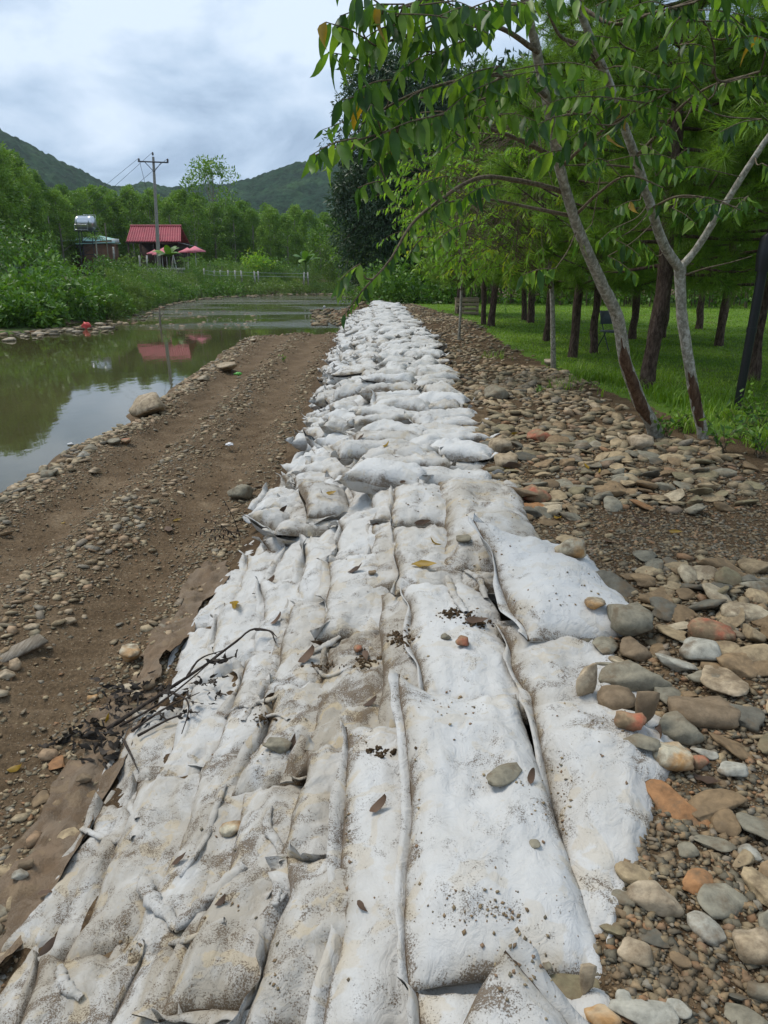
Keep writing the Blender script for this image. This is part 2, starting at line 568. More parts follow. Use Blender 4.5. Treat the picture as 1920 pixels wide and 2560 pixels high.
MAT['lime'] = m_leaf('lit_lime_leaf', [(.12, .24, .03), (.17, .32, .035), (.23, .40, .05), (.36, .36, .03)], .5)  # paler take on the broad leaf green, lit foliage put into the colour
MAT['needle'] = m_leaf('pine_needle', [(.06, .12, .017), (.11, .205, .024), (.165, .285, .034), (.24, .37, .055)], .42, .5)
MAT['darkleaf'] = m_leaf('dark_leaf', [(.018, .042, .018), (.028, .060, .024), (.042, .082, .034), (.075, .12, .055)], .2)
MAT['acacia'] = m_leaf('acacia_leaf', [(.055, .115, .016), (.105, .21, .024), (.18, .31, .036), (.26, .39, .055)], .28)
MAT['bush'] = m_leaf('bush_leaf', [(.036, .090, .013), (.066, .15, .018), (.115, .23, .026), (.18, .31, .04)], .3)
MAT['reed'] = m_leaf('reed_leaf', [(.075, .135, .025), (.11, .185, .035), (.15, .235, .05), (.21, .26, .08)], .35)
MAT['grass'] = m_leaf('grass_blade', [(.08, .16, .014), (.13, .245, .02), (.19, .32, .03), (.26, .36, .055)], .4)
MAT['dryleaf'] = m_leaf('dry_brown_leaf', [(.055, .032, .02), (.085, .05, .03), (.12, .07, .042)], .1, .7)
MAT['darkdry'] = m_leaf('wilted_leaf', [(.022, .018, .015), (.035, .027, .02), (.055, .042, .032)], .05, .8)

def m_bark(name, c0, c1, c2, scale=(14, 14, 3), bs=.6, bd=.03):
    m, nt, b = new_mat(name, rough=.9, spec=.2)
    p = pos(nt)
    n = noise(nt, vmul(nt, p, scale), 1.0, 6, .65, .3)
    c = ramp(nt, n, [(.32, c0), (.5, c1), (.68, c2)])
    sp = ramp(nt, noise(nt, p, 34, 2), [(.64, 0.0), (.70, .6)])
    c = mixc(nt, sp, c, c2)
    nt.links.new(c, b.inputs['Base Color'])
    nt.links.new(bump(nt, n, bs, bd), b.inputs['Normal'])
    return m
MAT['palebark'] = m_bark('pale_grey_bark', (.13, .12, .09), (.28, .255, .20), (.52, .49, .42), (26, 26, 20), .45, .014)
MAT['torn'] = m_bark('torn_bark', (.045, .025, .015), (.10, .055, .032), (.17, .11, .07), (30, 30, 6), .8, .02)
MAT['pinebark'] = m_bark('pine_bark', (.035, .022, .016), (.10, .065, .048), (.19, .135, .105), (30, 30, 9), 1.0, .045)
MAT['twig'] = m_bark('twig_bark', (.07, .05, .03), (.13, .10, .065), (.22, .18, .12), (40, 40, 40), .3, .01)
MAT['darktwig'] = m_bark('dead_twig', (.02, .015, .012), (.045, .034, .027), (.08, .065, .05), (40, 40, 40), .4, .01)
MAT['driftwood'] = m_bark('driftwood', (.14, .11, .08), (.22, .185, .14), (.32, .28, .23), (60, 8, 8), .5, .01)

def m_plain(name, col, rough=.6, spec=.3, metal=0.0, var=.15, sc=6):
    m, nt, b = new_mat(name, col, rough, spec)
    n = noise(nt, pos(nt), sc, 5, .6)
    c = mixc(nt, 1.0, col, ramp(nt, n, [(.3, 1 - 2 * var), (.7, 1 + var)]), 'MULTIPLY')
    nt.links.new(c, b.inputs['Base Color'])
    b.inputs['Metallic'].default_value = metal
    return m
MAT['concrete'] = m_plain('grey_concrete', (.30, .28, .245), .9)
MAT['redroof'] = m_plain('red_roof_tile', (.40, .065, .085), .5, .4, var=.12, sc=1.5)
MAT['pink'] = m_plain('pink_canvas', (.66, .20, .24), .8)
MAT['teal'] = m_plain('teal_sheet', (.36, .60, .58), .45, .4, var=.06)
MAT['wallbrown'] = m_plain('brown_board', (.17, .09, .055), .8, var=.2, sc=1.2)
MAT['steel'] = m_plain('stainless', (.62, .63, .65), .28, .5, .9, .05)
MAT['darksteel'] = m_plain('dark_steel', (.06, .065, .075), .6, .4, .2)
MAT['white'] = m_plain('white_paint', (.74, .74, .72), .6)
MAT['whitestone'] = m_plain('whitewashed_stone', (.46, .44, .39), .9, var=.3, sc=3)
MAT['darkwood'] = m_plain('dark_timber', (.05, .03, .022), .7)
MAT['black'] = m_plain('black_plastic', (.008, .008, .009), .45, .5)
MAT['chair'] = m_plain('grey_plastic', (.10, .115, .13), .5)
MAT['redplastic'] = m_plain('red_plastic', (.70, .10, .09), .4)
MAT['whiteplastic'] = m_plain('white_plastic', (.75, .73, .72), .4)
MAT['greenplastic'] = m_plain('green_plastic', (.12, .45, .06), .4)
MAT['wood'] = m_plain('pale_wood', (.36, .27, .17), .8)
MAT['porcelain'] = m_plain('dark_porcelain', (.05, .035, .03), .25, .5)

# hills
m, nt, b = new_mat('hill_forest', rough=.95, spec=.1)
p = pos(nt)
c = ramp(nt, noise(nt, p, .035, 5, .6), [(.35, (.013, .034, .020)), (.5, (.022, .052, .028)), (.66, (.042, .085, .036))])
c = mixc(nt, 1.0, c, ramp(nt, noise(nt, p, .22, 4, .65), [(.35, .6), (.65, 1.5)]), 'MULTIPLY')
nt.links.new(c, b.inputs['Base Color'])
nt.links.new(bump(nt, noise(nt, p, .3, 5, .65), 1.0, 3.0), b.inputs['Normal'])
MAT['hill'] = m

# ------------------------------------------------------------------ ground, one polar sheet split by what covers it
def polar_ground():
    th = np.radians(np.concatenate([np.linspace(-58, -34, 30, endpoint=False), np.linspace(-34, 34, 420, endpoint=False), np.linspace(34, 58, 31)]))
    r = [0.35]
    while r[-1] < 230:
        r.append(r[-1] * (1.0085 if r[-1] < 16 else 1.014 if r[-1] < 50 else 1.03))
    r = np.array(r)
    rr, tt = np.meshgrid(r, th, indexing='ij')
    x = rr * np.sin(tt); y = rr * np.cos(tt)
    z = H(x, y)
    v = np.stack([x, y, z], -1).reshape(-1, 3)
    f = grid_faces(len(r), len(th), True)
    c = v[f].mean(1)
    cx, cy = c[:, 0], c[:, 1]
    jit = .22 * fbm(cx * 1.7, cy * 1.7, 44, 3)
    edge = np.where(cy < 42.5, X_toe(cy), X_rbank(cy))
    right = cx > edge
    db = np.maximum(X_left(cy) - cx, cy - Y_far(cx))
    reg = np.zeros(len(f), int)                                    # 0 road
    reg[(~right) & (c[:, 2] < -1.15)] = 1                          # river bed
    reg[(~right) & (db > -1.5)] = 2                                # far bank
    reg[right] = 3
    reg[right & (cx + jit > X_lawn(cy)) & (cy < 58)] = 4
    for k, (nm, mt) in enumerate((('gravel_road', 'road'), ('river_bed', 'bed'), ('far_bank', 'bank'), ('dirt_ground', 'dirt'), ('lawn', 'lawn'))):
        ff = f[reg == k]
        u, inv = np.unique(ff, return_inverse=True)
        MB().add(v[u], inv.reshape(-1, 4)).build(nm, MAT[mt], kind='structure')
polar_ground()
mb = MB()
mb.add([(-1500, -60, -2.2), (1500, -60, -2.2), (1500, 1800, -2.2), (-1500, 1800, -2.2)], [(0, 1, 2, 3)]).build('ground', MAT['bank'], kind='structure')
mb = MB()
xs = np.linspace(-60, 30, 60); ys = np.linspace(-10, 128, 80)
gx, gy = np.meshgrid(xs, ys, indexing='ij')
mb.add(np.stack([gx, gy, np.full_like(gx, Z_WATER)], -1).reshape(-1, 3), grid_faces(60, 80)).build('river_water', MAT['water'], kind='structure')

# hills
def hills():
    pxs = np.array([-2500, -1200, -500, -150, 25, 130, 230, 300, 370, 440, 520, 600, 650, 700, 745, 850, 960, 1150, 1500, 2200, 3200])
    pys = np.array([520, 470, 400, 345, 355, 400, 441, 476, 470, 481, 474, 462, 452, 428, 411, 402, 412, 440, 470, 500, 540])
    for nm, r0, r1, sel in (('hills', 380, 760, None),):
        th = np.radians(np.linspace(-62, 62, 760))
        px = CX + np.tan(th) * F_PX / CT * 1.0
        e = np.interp(px, pxs, pys)
        rr = np.linspace(300, 900, 150)
        R_, T_ = np.meshgrid(rr, th, indexing='ij')
        top = (Y_HOR - e)[None, :] / F_PX * 700 * (CT * CT)
        prof = sst(300, 700, R_) * (1 - .45 * sst(700, 900, R_))
        x = R_ * np.sin(T_); y = R_ * np.cos(T_)
        side = .75 + .25 * sst(300, 700, R_)
        z = top * prof * side + 8 * fbm(x / 60, y / 60, 3) * prof * (1 - sst(640, 700, R_)) + 3.2 * np.abs(fbm(x / 7, y / 7, 8, 3)) + 1.6 * vn(x / 3, y / 3, 9) - 4
        MB().add(np.stack([x, y, z], -1).reshape(-1, 3), grid_faces(len(rr), len(th), True)).build(nm, MAT['hill'], kind='structure')
hills()

# ------------------------------------------------------------------ sandbags
ORD = {}
def nth(n):
    return str(n) + ('th' if 10 <= n % 100 <= 20 else {1: 'st', 2: 'nd', 3: 'rd'}.get(n % 10, 'th'))
def espace(n, k=.55):
    t = np.linspace(-1, 1, n)
    return np.sign(t) * (1 - (1 - np.abs(t)) ** (1 + k))

def bag_shape(seed, L, Wd, T, nu=24, nv=44, lifts=(), creases=2, fold=1.0, pinch=.06, taper=0.0):
    """filled cloth bag: pillow with a seam all round, folds at its ends and creases across"""
    rg = np.random.default_rng(seed)
    u = espace(nu)[:, None] + np.zeros((1, nv)); v = espace(nv)[None, :] + np.zeros((nu, 1))
    def outline(u, v):
        wv = Wd / 2 * (1 - pinch + pinch * np.abs(v) ** 3 + .05 * vn(v * 1.6 + 9, v * 0, seed)) * (1 + taper * v)
        lv = L / 2 * (1 - .05 + .05 * np.abs(u) ** 3 + .03 * vn(u * 1.5 + 3, u * 0, seed + 5))
        return u * wv + .018 * vn(v * 2.3, v * 0 + 4, seed + 2), v * lv
    x, y = outline(u, v)
    au, av = np.abs(u), np.abs(v)
    prof = np.clip(1 - au ** 2.7, 0, 1) ** .5 * np.clip(1 - av ** 4.5, 0, 1) ** .5
    lump = fbm(x * 4 + seed, y * 3.2, seed + 3, 3)
    top = T * .50 * prof * (1 + .34 * lump)
    env = prof ** .6
    # gathers running in from both ends
    for s in (-1, 1):
        e = np.exp(-(1 - s * v) * 4.5) * fold
        ph = rg.uniform(0, 6)
        top = top + .014 * e * env * np.sin(u * rg.uniform(7, 11) + ph + 1.5 * vn(u * 2, v * 2, seed + 7)) + .008 * e * env * np.sin(u * 19 + ph * 2)
    # ripples running in from the long seams
    for s in (-1, 1):
        e = np.exp(-(1 - s * u) * 3.2) * fold
        top = top + .009 * e * env * vn(y * 16 + s * 7, u * 1.2, seed + 11) + .006 * e * env * vn(y * 34 + s * 3, u * 2, seed + 12)
    # sharp creases across the cloth
    for k in range(creases):
        y0 = rg.uniform(-.36, .36) * L; sl = rg.uniform(-.5, .5)
        dd = y - y0 - sl * x + .025 * vn(x * 9, x * 0, seed + 20 + k)
        ext = sst(-.9, -.3, u * rg.choice([-1, 1]))
        top = top - .013 * np.exp(-np.abs(dd) / .013) * env * ext + .010 * np.exp(-((dd - .03) / .025) ** 2) * env * ext
    rid = 1 - np.abs(fbm(x * 7 + 3, y * 5, seed + 30, 3)) * 2
    rid2 = 1 - np.abs(fbm(x * 13 + 8, y * 9, seed + 33, 3)) * 2.2
    top = top + .017 * np.clip(rid, 0, 1) ** 3 * env + .009 * np.clip(rid2, 0, 1) ** 3 * env + .006 * fbm(x * 26, y * 22, seed + 40, 2) * env
    bot = -T * .50 * prof * (1 + .15 * lump)
    lz = np.zeros_like(u)
    for (cu, cv, am, pw) in lifts:
        wgt = np.clip((1 + cu * u) / 2, 0, 1) ** (pw if cu else 0) * np.clip((1 + cv * v) / 2, 0, 1) ** pw
        lz = lz + am * wgt
    lz = lz + .018 * vn(v * 2.1 + 5, u * 1.2, seed + 50)
    grime = np.clip(1 - np.minimum(1 - au, (1 - av) * L / Wd) * 4.5, 0, 1)
    return u, v, x, y, top + lz, bot + lz, lz, grime

def bag_arrays(seed, L, Wd, T, nu=24, nv=44, **k):
    u, v, x, y, zt, zb, lz, gr = bag_shape(seed, L, Wd, T, nu, nv, **k)
    mb = MB()
    mb.add(np.stack([x, y, zt], -1).reshape(-1, 3), grid_faces(nu, nv), gr.ravel() + .001)
    s = 2
    mb.add(np.stack([x[::s], y[::s], zb[::s]], -1)[:, ::s].reshape(-1, 3), grid_faces(len(x[::s]), len(x[0][::s]), True), .6)
    edges = {'l': (x[0], y[0], lz[0], (-1, 0)), 'r': (x[-1], y[-1], lz[-1], (1, 0)),
             'n': (x[:, 0], y[:, 0], lz[:, 0], (0, -1)), 'f': (x[:, -1], y[:, -1], lz[:, -1], (0, 1))}
    return mb, edges

def hem_arrays(mb, edge, seed, w=.034, up=.55, n=40, flop=.35):
    """folded double selvedge standing along one edge"""
    x, y, z, (dx, dy) = edge
    t = np.linspace(0, 1, n); tt = np.linspace(0, 1, len(x))
    x = np.interp(t, tt, x); y = np.interp(t, tt, y); z = np.interp(t, tt, z)
    ang = up + flop * fbm(t * 3.2 + seed, t * 0, seed, 3) * 2
    ww = w * (1 + .28 * vn(t * 5, t * 0 + 2, seed + 1))
    wav = .010 * fbm(t * 7, t * 0, seed + 2, 2) * 2
    ix, iy = x - dx * .004, y - dy * .004
    ox = x + dx * np.cos(ang) * ww + abs(dy) * wav * 1.0 + dx * wav; oy = y + dy * np.cos(ang) * ww + abs(dx) * wav + dy * wav
    oz = z + np.sin(ang) * ww + .004
    mx, my, mz = (ix + ox) / 2, (iy + oy) / 2, (z + oz) / 2 + .004
    th = .0035
    rows = [(ix, iy, z + th), (mx, my, mz + th), (ox, oy, oz + th * .6), (ox, oy, oz - th * .6), (mx, my, mz - th), (ix, iy, z - th)]
    V = np.stack([np.stack(r, -1) for r in rows])
    gr = np.stack([np.full(n, .55), np.full(n, .15), np.full(n, .05), np.full(n, .2), np.full(n, .5), np.full(n, .6)])
    mb.add(V.reshape(-1, 3), grid_faces(6, n), gr.ravel() + .001)
    return ix, iy, z

def stitch_arrays(mb, line, seed):
    ix, iy, z = line
    n = len(ix)
    p = np.stack([ix, iy, z + .006], -1)
    rad = .0028 + .004 * np.clip(vn(np.arange(n) * .8, np.zeros(n), seed), 0, 1)
    add_tube(mb, p, rad, 5)

BAGS = []
def xf(v, loc, rot):
    return v @ np.array(Euler(rot).to_matrix()).T + np.asarray(loc)

BAG_GROUP = 'sandbags of the embankment'
def near_bag(cx, cy, ztop, L, Wd, T, yaw=0.0, pitch=0.0, roll=0.0, hems='l', dirt=.3, label='', seed=0, stitch=True, w=.045, up=.75, flop=.35, nu=28, nv=52, **k):
    mb, ed = bag_arrays(seed, L, Wd, T, nu, nv, **k)
    o = mb.build('sandbag', MAT['bag'])
    tag(o, label, 'sandbag', BAG_GROUP)
    ch = []
    for i, e in enumerate(hems):
        hm = MB()
        ln = hem_arrays(hm, ed[e], seed + i * 3, w=w, up=up, flop=flop)
        h_ = hm.build('hem', MAT['bag'], o); ch.append(h_)
        if stitch:
            stt = MB(); stitch_arrays(stt, ln, seed + i)
            ch.append(stt.build('stitching', MAT['thread'], h_))
    o.location = (cx, cy, ztop - T * .48)
    o.rotation_euler = (pitch, roll, yaw)
    for q in [o] + ch:
        q.color = (dirt, 0, 0, 1)
    BAGS.append(o)
    return o

# the near bags, row by row from the stones down the slope: (centre x, y, top z, length, width, thickness, ...)
NB = near_bag
# beside the stones
NB(.19, .86, .12, .80, .50, .16, R(-40), .06, .16, 'f', .35, 'sandbag with its upturned flap nearest to the camera', 101, lifts=((-1, 1, .06, 2.5), (0, 1, .02, 3)), up=.2, flop=.25)
NB(.71, 2.06, .06, 1.20, .36, .19, R(-18.5), .02, .05, 'l', .34, 'white sandbag with tan stains, its narrow near end pointing at the pebbles', 102, lifts=((-1, -1, -.04, 2),), taper=.72, w=.05, pinch=.0)
NB(.86, 2.92, .03, .82, .60, .15, R(3), .02, .10, 'lf', .42, 'flat wrinkled sandbag half covered by tall upright stones', 103)
NB(.92, 3.68, .17, 1.15, .68, .24, R(6), .02, .08, 'lf', .12, 'bright white bulging sandbag with gathered folds beside the cobbles', 104, lifts=((-1, 1, .14, 3), (0, -1, -.03, 2)), creases=5, w=.05)
NB(.72, 5.0, .10, 2.0, .66, .26, R(-3), .01, .05, '', .55, 'long dirty sandbag with a crumpled near end and a flat pebble on top', 105, creases=4, stitch=False, fold=1.6)
NB(.62, 4.02, -.01, .42, .52, .20, R(14), -.1, .05, 'n', .62, 'crumpled empty sack end under the long dirty sandbag', 106, creases=6, fold=2.6, lifts=((-1, -1, .05, 2),))
# crest
NB(.31, 2.06, .06, 1.34, .50, .17, R(0), .015, .02, 'l', .24, 'wide white sandbag with raised far corner and a green pebble on it', 107, lifts=((-1, 1, .10, 4),), w=.038, creases=3)
NB(.33, .93, .03, .98, .50, .15, R(1), 0, .02, 'l', .3, 'white sandbag half hidden below the upturned flap', 108)
NB(.37, 3.28, .02, 1.34, .48, .16, R(2), .0, .03, 'l', .22, 'white sandbag carrying a small brown stone near its far end', 109, w=.036)
NB(.27, 4.40, .02, 1.15, .42, .19, R(1), .0, .02, 'l', .48, 'dusty sandbag with a dark patch of spilled soil', 110)
NB(.30, 5.42, .06, 1.05, .46, .20, R(-2), -.02, .03, 'l', .3, 'sandbag with a large yellow leaf lying on its near end', 111)
# first step down
NB(.10, 1.98, -.045, 1.34, .50, .17, R(0), .0, -.03, 'l', .34, 'long speckled sandbag with a curled brown leaf on its near half', 112, w=.04)
NB(.11, .82, -.07, .98, .50, .16, R(-1), .0, -.03, 'lf', .28, 'clean bluish white sandbag at the bottom edge, third from the pebbles', 113, w=.042)
NB(.19, 3.36, -.06, 1.42, .44, .19, R(1), .0, -.04, '', .62, 'long grey sandbag with rounded top and a sewn end, beside the white hem', 114, stitch=False)
NB(.13, 4.70, -.06, 1.25, .42, .19, R(1), .0, -.04, 'lf', .55, 'grey sandbag with a reddish pebble and bark scraps at its near end', 115)
NB(.10, 5.80, -.05, 1.0, .44, .19, R(3), .0, -.05, 'n', .3, 'sandbag just above the bag with the pebble and bark scraps', 116)
labs = ['mud speckled sandbag on the lower slope whose far end lies beside {}'.format(s) for s in ()]
ROWS = [  # (left x, top z, [(y0, y1, hems, dirt, label)])
    (-.36, -.17, [(.55, 1.48, 'lf', .55, 'dirty sandbag with a flat folded far end at the bottom edge'),
                  (1.42, 2.02, 'lf', .60, 'short lumpy sandbag with a frayed curled flap'),
                  (1.98, 2.62, 'fn', .50, 'small round-topped sandbag tucked beside the long speckled bag'),
                  (2.55, 3.72, 'l', .85, 'mud brown sandbag with a soil filled hollow at its far end'),
                  (3.66, 4.75, 'lf', .40, 'sandbag under the bark scraps and torn cloth folds'),
                  (4.70, 5.75, 'l', .22, 'clean white sandbag with a dark hem, left of the reddish pebble'),
                  (5.69, 6.74, 'l', .28, 'sandbag of the first step tucked under the first crosswise bags')]),
    (-.60, -.29, [(.75, 1.62, 'lr', .70, 'sandbag with loose cloth strips at the bottom edge, left of the flat folded bag'),
                  (1.58, 2.62, 'l', .68, 'sandbag with a large oval tan pebble resting on it'),
                  (2.58, 3.35, 'lf', .62, 'sandbag with a grey pebble wedged behind its curled strip'),
                  (3.30, 4.45, 'l', .50, 'sandbag with clods of soil in its fold, right of the dead branch'),
                  (4.40, 5.45, 'ln', .24, 'white sandbag right above the tip of the dead branch'),
                  (5.39, 6.44, 'l', .28, 'sandbag of the second step tucked under the first crosswise bags')]),
    (-.84, -.41, [(.95, 1.92, 'l', .72, 'grey sandbag with a long diagonal fold in the bottom left'),
                  (1.88, 2.95, 'l', .66, 'sandbag crossed by a thin wavy strip of hem'),
                  (2.90, 3.95, 'lf', .45, 'sandbag under the butt of the dead branch'),
                  (3.90, 4.95, 'l', .22, 'sandbag under the thin bare tip of the dead branch'),
                  (4.90, 5.90, 'ln', .26, 'sandbag with a dark curled leaf above the dead branch'),
                  (5.84, 6.89, 'l', .28, 'sandbag of the third step tucked under the first crosswise bags')]),
    (-1.11, -.53, [(1.05, 2.02, 'l', .74, 'mud streaked sandbag with a reddish dry leaf on its side'),
                   (1.98, 2.95, 'lf', .62, 'sandbag with an open pouch-like end near the dead branch'),
                   (2.90, 3.85, 'l', .30, 'sandbag lying across under the leafy part of the dead branch'),
                   (3.80, 4.85, 'l', .28, 'sandbag between the boulder on the road and the branch tip'),
                   (4.80, 5.85, 'lf', .28, 'sandbag with an orange leaf at its seam'),
                  (5.79, 6.84, 'l', .28, 'sandbag of the fourth step tucked under the first crosswise bags')]),
    (-1.38, -.645, [(1.20, 2.15, 'l', .72, 'lowest sandbag in the bottom left corner beside the brown cloth'),
                   (2.10, 2.88, 'lf', .58, 'lowest sandbag with a sharp folded end beside the wet leaf heap'),
                   (2.82, 3.70, 'l', .55, 'lowest sandbag wrinkled and tan, just below the dead branch'),
                   (3.65, 4.70, 'l', .24, 'lowest sandbag next to the yellow-brown boulder on the road'),
                   (4.65, 5.80, 'lf', .26, 'lowest sandbag with a raised white corner above the brown cloth'),
                  (5.74, 6.79, 'l', .28, 'sandbag of the lowest step tucked under the first crosswise bags')]),
]
sd0 = 200
for (xl, zt, lst) in ROWS:
    for (y0, y1, hm, dirt, lab) in lst:
        if hm == 'l': hm = 'ln'
        if 'tucked under the first' in lab: hm = 'l'; zt = zt - .05
        sd0 += 1
        rg = np.random.default_rng(sd0)
        L = y1 - y0 + .03
        Wd = rg.uniform(.46, .54)
        NB(xl + Wd / 2 + rg.uniform(-.03, .02), (y0 + y1) / 2, zt + rg.uniform(-.012, .02), L, Wd, rg.uniform(.20, .245), R(rg.normal(-2, 4.5)), rg.normal(.015, .03), rg.normal(-.08, .06),
           hm, dirt, lab, sd0, creases=int(rg.integers(3, 6)), fold=rg.uniform(1.2, 2.4), pinch=.15, flop=rg.uniform(.5, 1.0), up=rg.uniform(.3, .8), w=rg.uniform(.045, .075),
           lifts=((-1, rg.choice([-1, 1]), rg.uniform(0, .05), 3), (0, 1, rg.uniform(.0, .03), 4)))

# further on the bags lie every way: bags with loose ends, laid by the dozen
VAR = []
for k in range(14):
    rg = np.random.default_rng(900 + k)
    L, Wd, T = rg.uniform(.66, .86), rg.uniform(.38, .46), rg.uniform(.23, .30)
    mb, ed = bag_arrays(900 + k, L, Wd, T, 18, 30, creases=int(rg.integers(2, 5)), fold=rg.uniform(1.3, 2.6), pinch=.10,
                        lifts=((rg.choice([-1, 1]), 1, rg.uniform(.02, .11), 3), (rg.choice([-1, 1]), -1, rg.uniform(0, .08), 3)))
    hemm = []
    for i, e in enumerate(('f', 'n', 'l')[:int(rg.integers(2, 4))]):
        hm = MB(); hem_arrays(hm, ed[e], 900 + k + i, w=rg.uniform(.04, .085), up=rg.uniform(.2, 1.0), n=26, flop=rg.uniform(.4, 1.0))
        hemm.append(hm.mesh('hem', MAT['bag']))
    body = mb.mesh('sandbag', MAT['bag'])
    lo, led = bag_arrays(900 + k, L, Wd, T, 9, 13, creases=1, fold=1.5, lifts=((rg.choice([-1, 1]), 1, rg.uniform(.03, .12), 2.5), (rg.choice([-1, 1]), -1, rg.uniform(0, .08), 2.5)))
    hem_arrays(lo, led['f'], 900 + k, w=.06, up=.6, n=8, flop=.8); hem_arrays(lo, led['n'], 901 + k, w=.05, up=.6, n=8, flop=.8)
    VAR.append((body, hemm, lo, L, Wd, T))

def jumble():
    rg = np.random.default_rng(77)
    out = []
    y = 6.05
    while y < 42.6:
        fr = sst(40.0, 42.8, y)
        xr = float(X_right(y)) * (1 - .3 * fr); xt = float(X_toe(y)) * (1 - .35 * fr)
        step = .36 + .001 * y
        # top, laid across
        ad = .07 * float(sst(8, 16, y)); cols = [(xr - .34, .03 + ad * .6, 90, .0), (xr - .95, .05 + ad, 90, .0)]
        xs0 = xr - 1.45
        ns = max(4, int(round((xs0 - xt) / .27)))
        for i in range(ns):
            t = (i + .5) / ns
            xx_ = xs0 + (xt + .34 + .16 * float(sst(6.5, 9, y)) - xs0) * t
            cols.append((xx_, float(np.interp(xx_, [xt, xt * .5 + .05, .12], [-.70, -.36, .0])) + .14 * float(sst(8, 18, y)) * (1 - t), None, 1))
        for ci, (cx, cz, yw, slope) in enumerate(cols):
            yy = y + rg.uniform(-.15, .15) + (.2 if ci % 2 else 0)
            if slope:
                yaw = rg.choice([0, 0, 90, 90, 20, -25]) + rg.normal(0, 12)
            else:
                yaw = (90 + rg.normal(0, 13 if y < 9 else 20)) if (y < 9 or rg.random() < .55) else rg.choice([0, 45, -40, 90]) + rg.normal(0, 18)
            if rg.random() < .5: yaw += 180
            if slope and y < 6.2: yy -= .22
            out.append((cx + rg.normal(0, .04 if slope else .09), yy, cz + rg.normal(0, .05 if slope else .04), yaw, rg.normal(.0, .16 if slope else .08), rg.normal(-.10 if slope else .03, .16 if slope else .09), bool(slope), ci))
        y += step
    out = [(b[0], b[1], b[2] - (.07 if b[6] else .02), b[3], b[4] * .3, (-.28 if b[6] else -.02), b[6], b[7]) if b[1] < 6.5 else b for b in out]
    return out
J = jumble()
J.sort(key=lambda b: b[1])
def zone_label(y, slope, ci):
    k = ORD[ci] = ORD.get(ci, 0) + 1
    if not slope:
        return 'white sandbag laid crosswise on the crest, {} beyond the lengthwise ones, {} row'.format(nth(k), 'stone side' if ci == 0 else 'inner')
    return 'rumpled sandbag on the river slope, {} beyond the dead branch, {} row below the crest'.format(nth(k), nth(ci - 1))
far_mb = MB()
N_IND = 300 - len(BAGS)
for i, (x, y, z, yaw, pt, rl, slope, ci) in enumerate(J):
    body, hemm, lo, L, Wd, T = VAR[i % len(VAR)] if i % 3 else VAR[(i * 5 + 3) % len(VAR)]
    rot = (pt, rl, R(yaw)); loc = (x, y, z - T * .42)
    if not slope and abs(math.sin(R(yaw))) > .7:
        rot = (pt, rl, R(yaw))
    dirt = float(np.clip(random.gauss(.30 if y < 9 else .20, .20) - .004 * y, .0, .8))
    if i < N_IND:
        o = bpy.data.objects.new('sandbag', body); COL.objects.link(o)
        tag(o, zone_label(y, slope, ci), 'sandbag', BAG_GROUP)
        o.location = loc; o.rotation_euler = rot
        o.color = (dirt, 0, 0, 1)
        for hm_ in hemm:
            h = bpy.data.objects.new('hem', hm_); COL.objects.link(h); h.parent = o
            h.color = (dirt, 0, 0, 1)
        BAGS.append(o)
    else:
        v = np.concatenate(lo.V); off = far_mb.n
        far_mb.V.append(xf(v, loc, rot)); far_mb.T.append(np.concatenate(lo.T))
        for k in (3, 4):
            for f in lo.F[k]:
                far_mb.F[k].append(f + off)
        far_mb.n += len(v)
if far_mb.n:
    o = far_mb.build('far_sandbags', MAT['bag'], kind='stuff')
    o.color = (.10, 0, 0, 1)
    o['label'] = 'mass of small white sandbags towards the far end of the wall'

# brown cloth lining the toe of the wall
def cloth_strip(path, wd, seed, name, label, cat):
    pts = smooth_path(path, 150)
    n = len(pts); k = 17
    tg = np.gradient(pts[:, :2], axis=0); tg /= np.linalg.norm(tg, axis=1)[:, None]
    nr = np.stack([tg[:, 1], -tg[:, 0]], -1)
    s = np.linspace(-.5, .5, k)
    t = np.linspace(0, 1, n)
    ww = wd * np.clip(.75 + 1.2 * fbm(t * 11, t * 0, seed, 3), .12, 1.5)
    X = pts[:, 0, None] + nr[:, 0, None] * s[None] * ww[:, None]
    Y = pts[:, 1, None] + nr[:, 1, None] * s[None] * ww[:, None]
    z = H(X, Y)
    z = np.minimum(z, -.66) + .004 + .012 + .02 * (s[None] + .5) + .05 * np.clip(fbm(X * 6 + seed, Y * 4, seed + 3, 3), -.4, 1) + .030 * fbm(X * 15, Y * 6, seed + 5, 3) + .02 * np.clip(1 - np.abs(fbm(X * 9, Y * 5, seed + 8, 3)) * 3, 0, 1)
    mb = MB()
    mb.add(np.stack([X, Y, z], -1).reshape(-1, 3), grid_faces(n, k), .3)
    mb.add(np.stack([X, Y, z - .006], -1).reshape(-1, 3), grid_faces(n, k, True), .3)
    o = mb.build(name, MAT['brownbag']); o.color = (.8, 0, 0, 1)
    return tag(o, label, cat)
cloth_strip([(-1.48, .9, -.73), (-1.49, 1.8, -.72), (-1.46, 2.6, -.72), (-1.46, 3.3, -.72), (-1.47, 4.0, -.72), (-1.46, 4.8, -.72), (-1.42, 5.4, -.72), (-1.45, 6.0, -.72)], .26, 5,
            'burlap_sheet', 'muddy brown cloth sheet along the foot of the white sandbags', 'cloth')

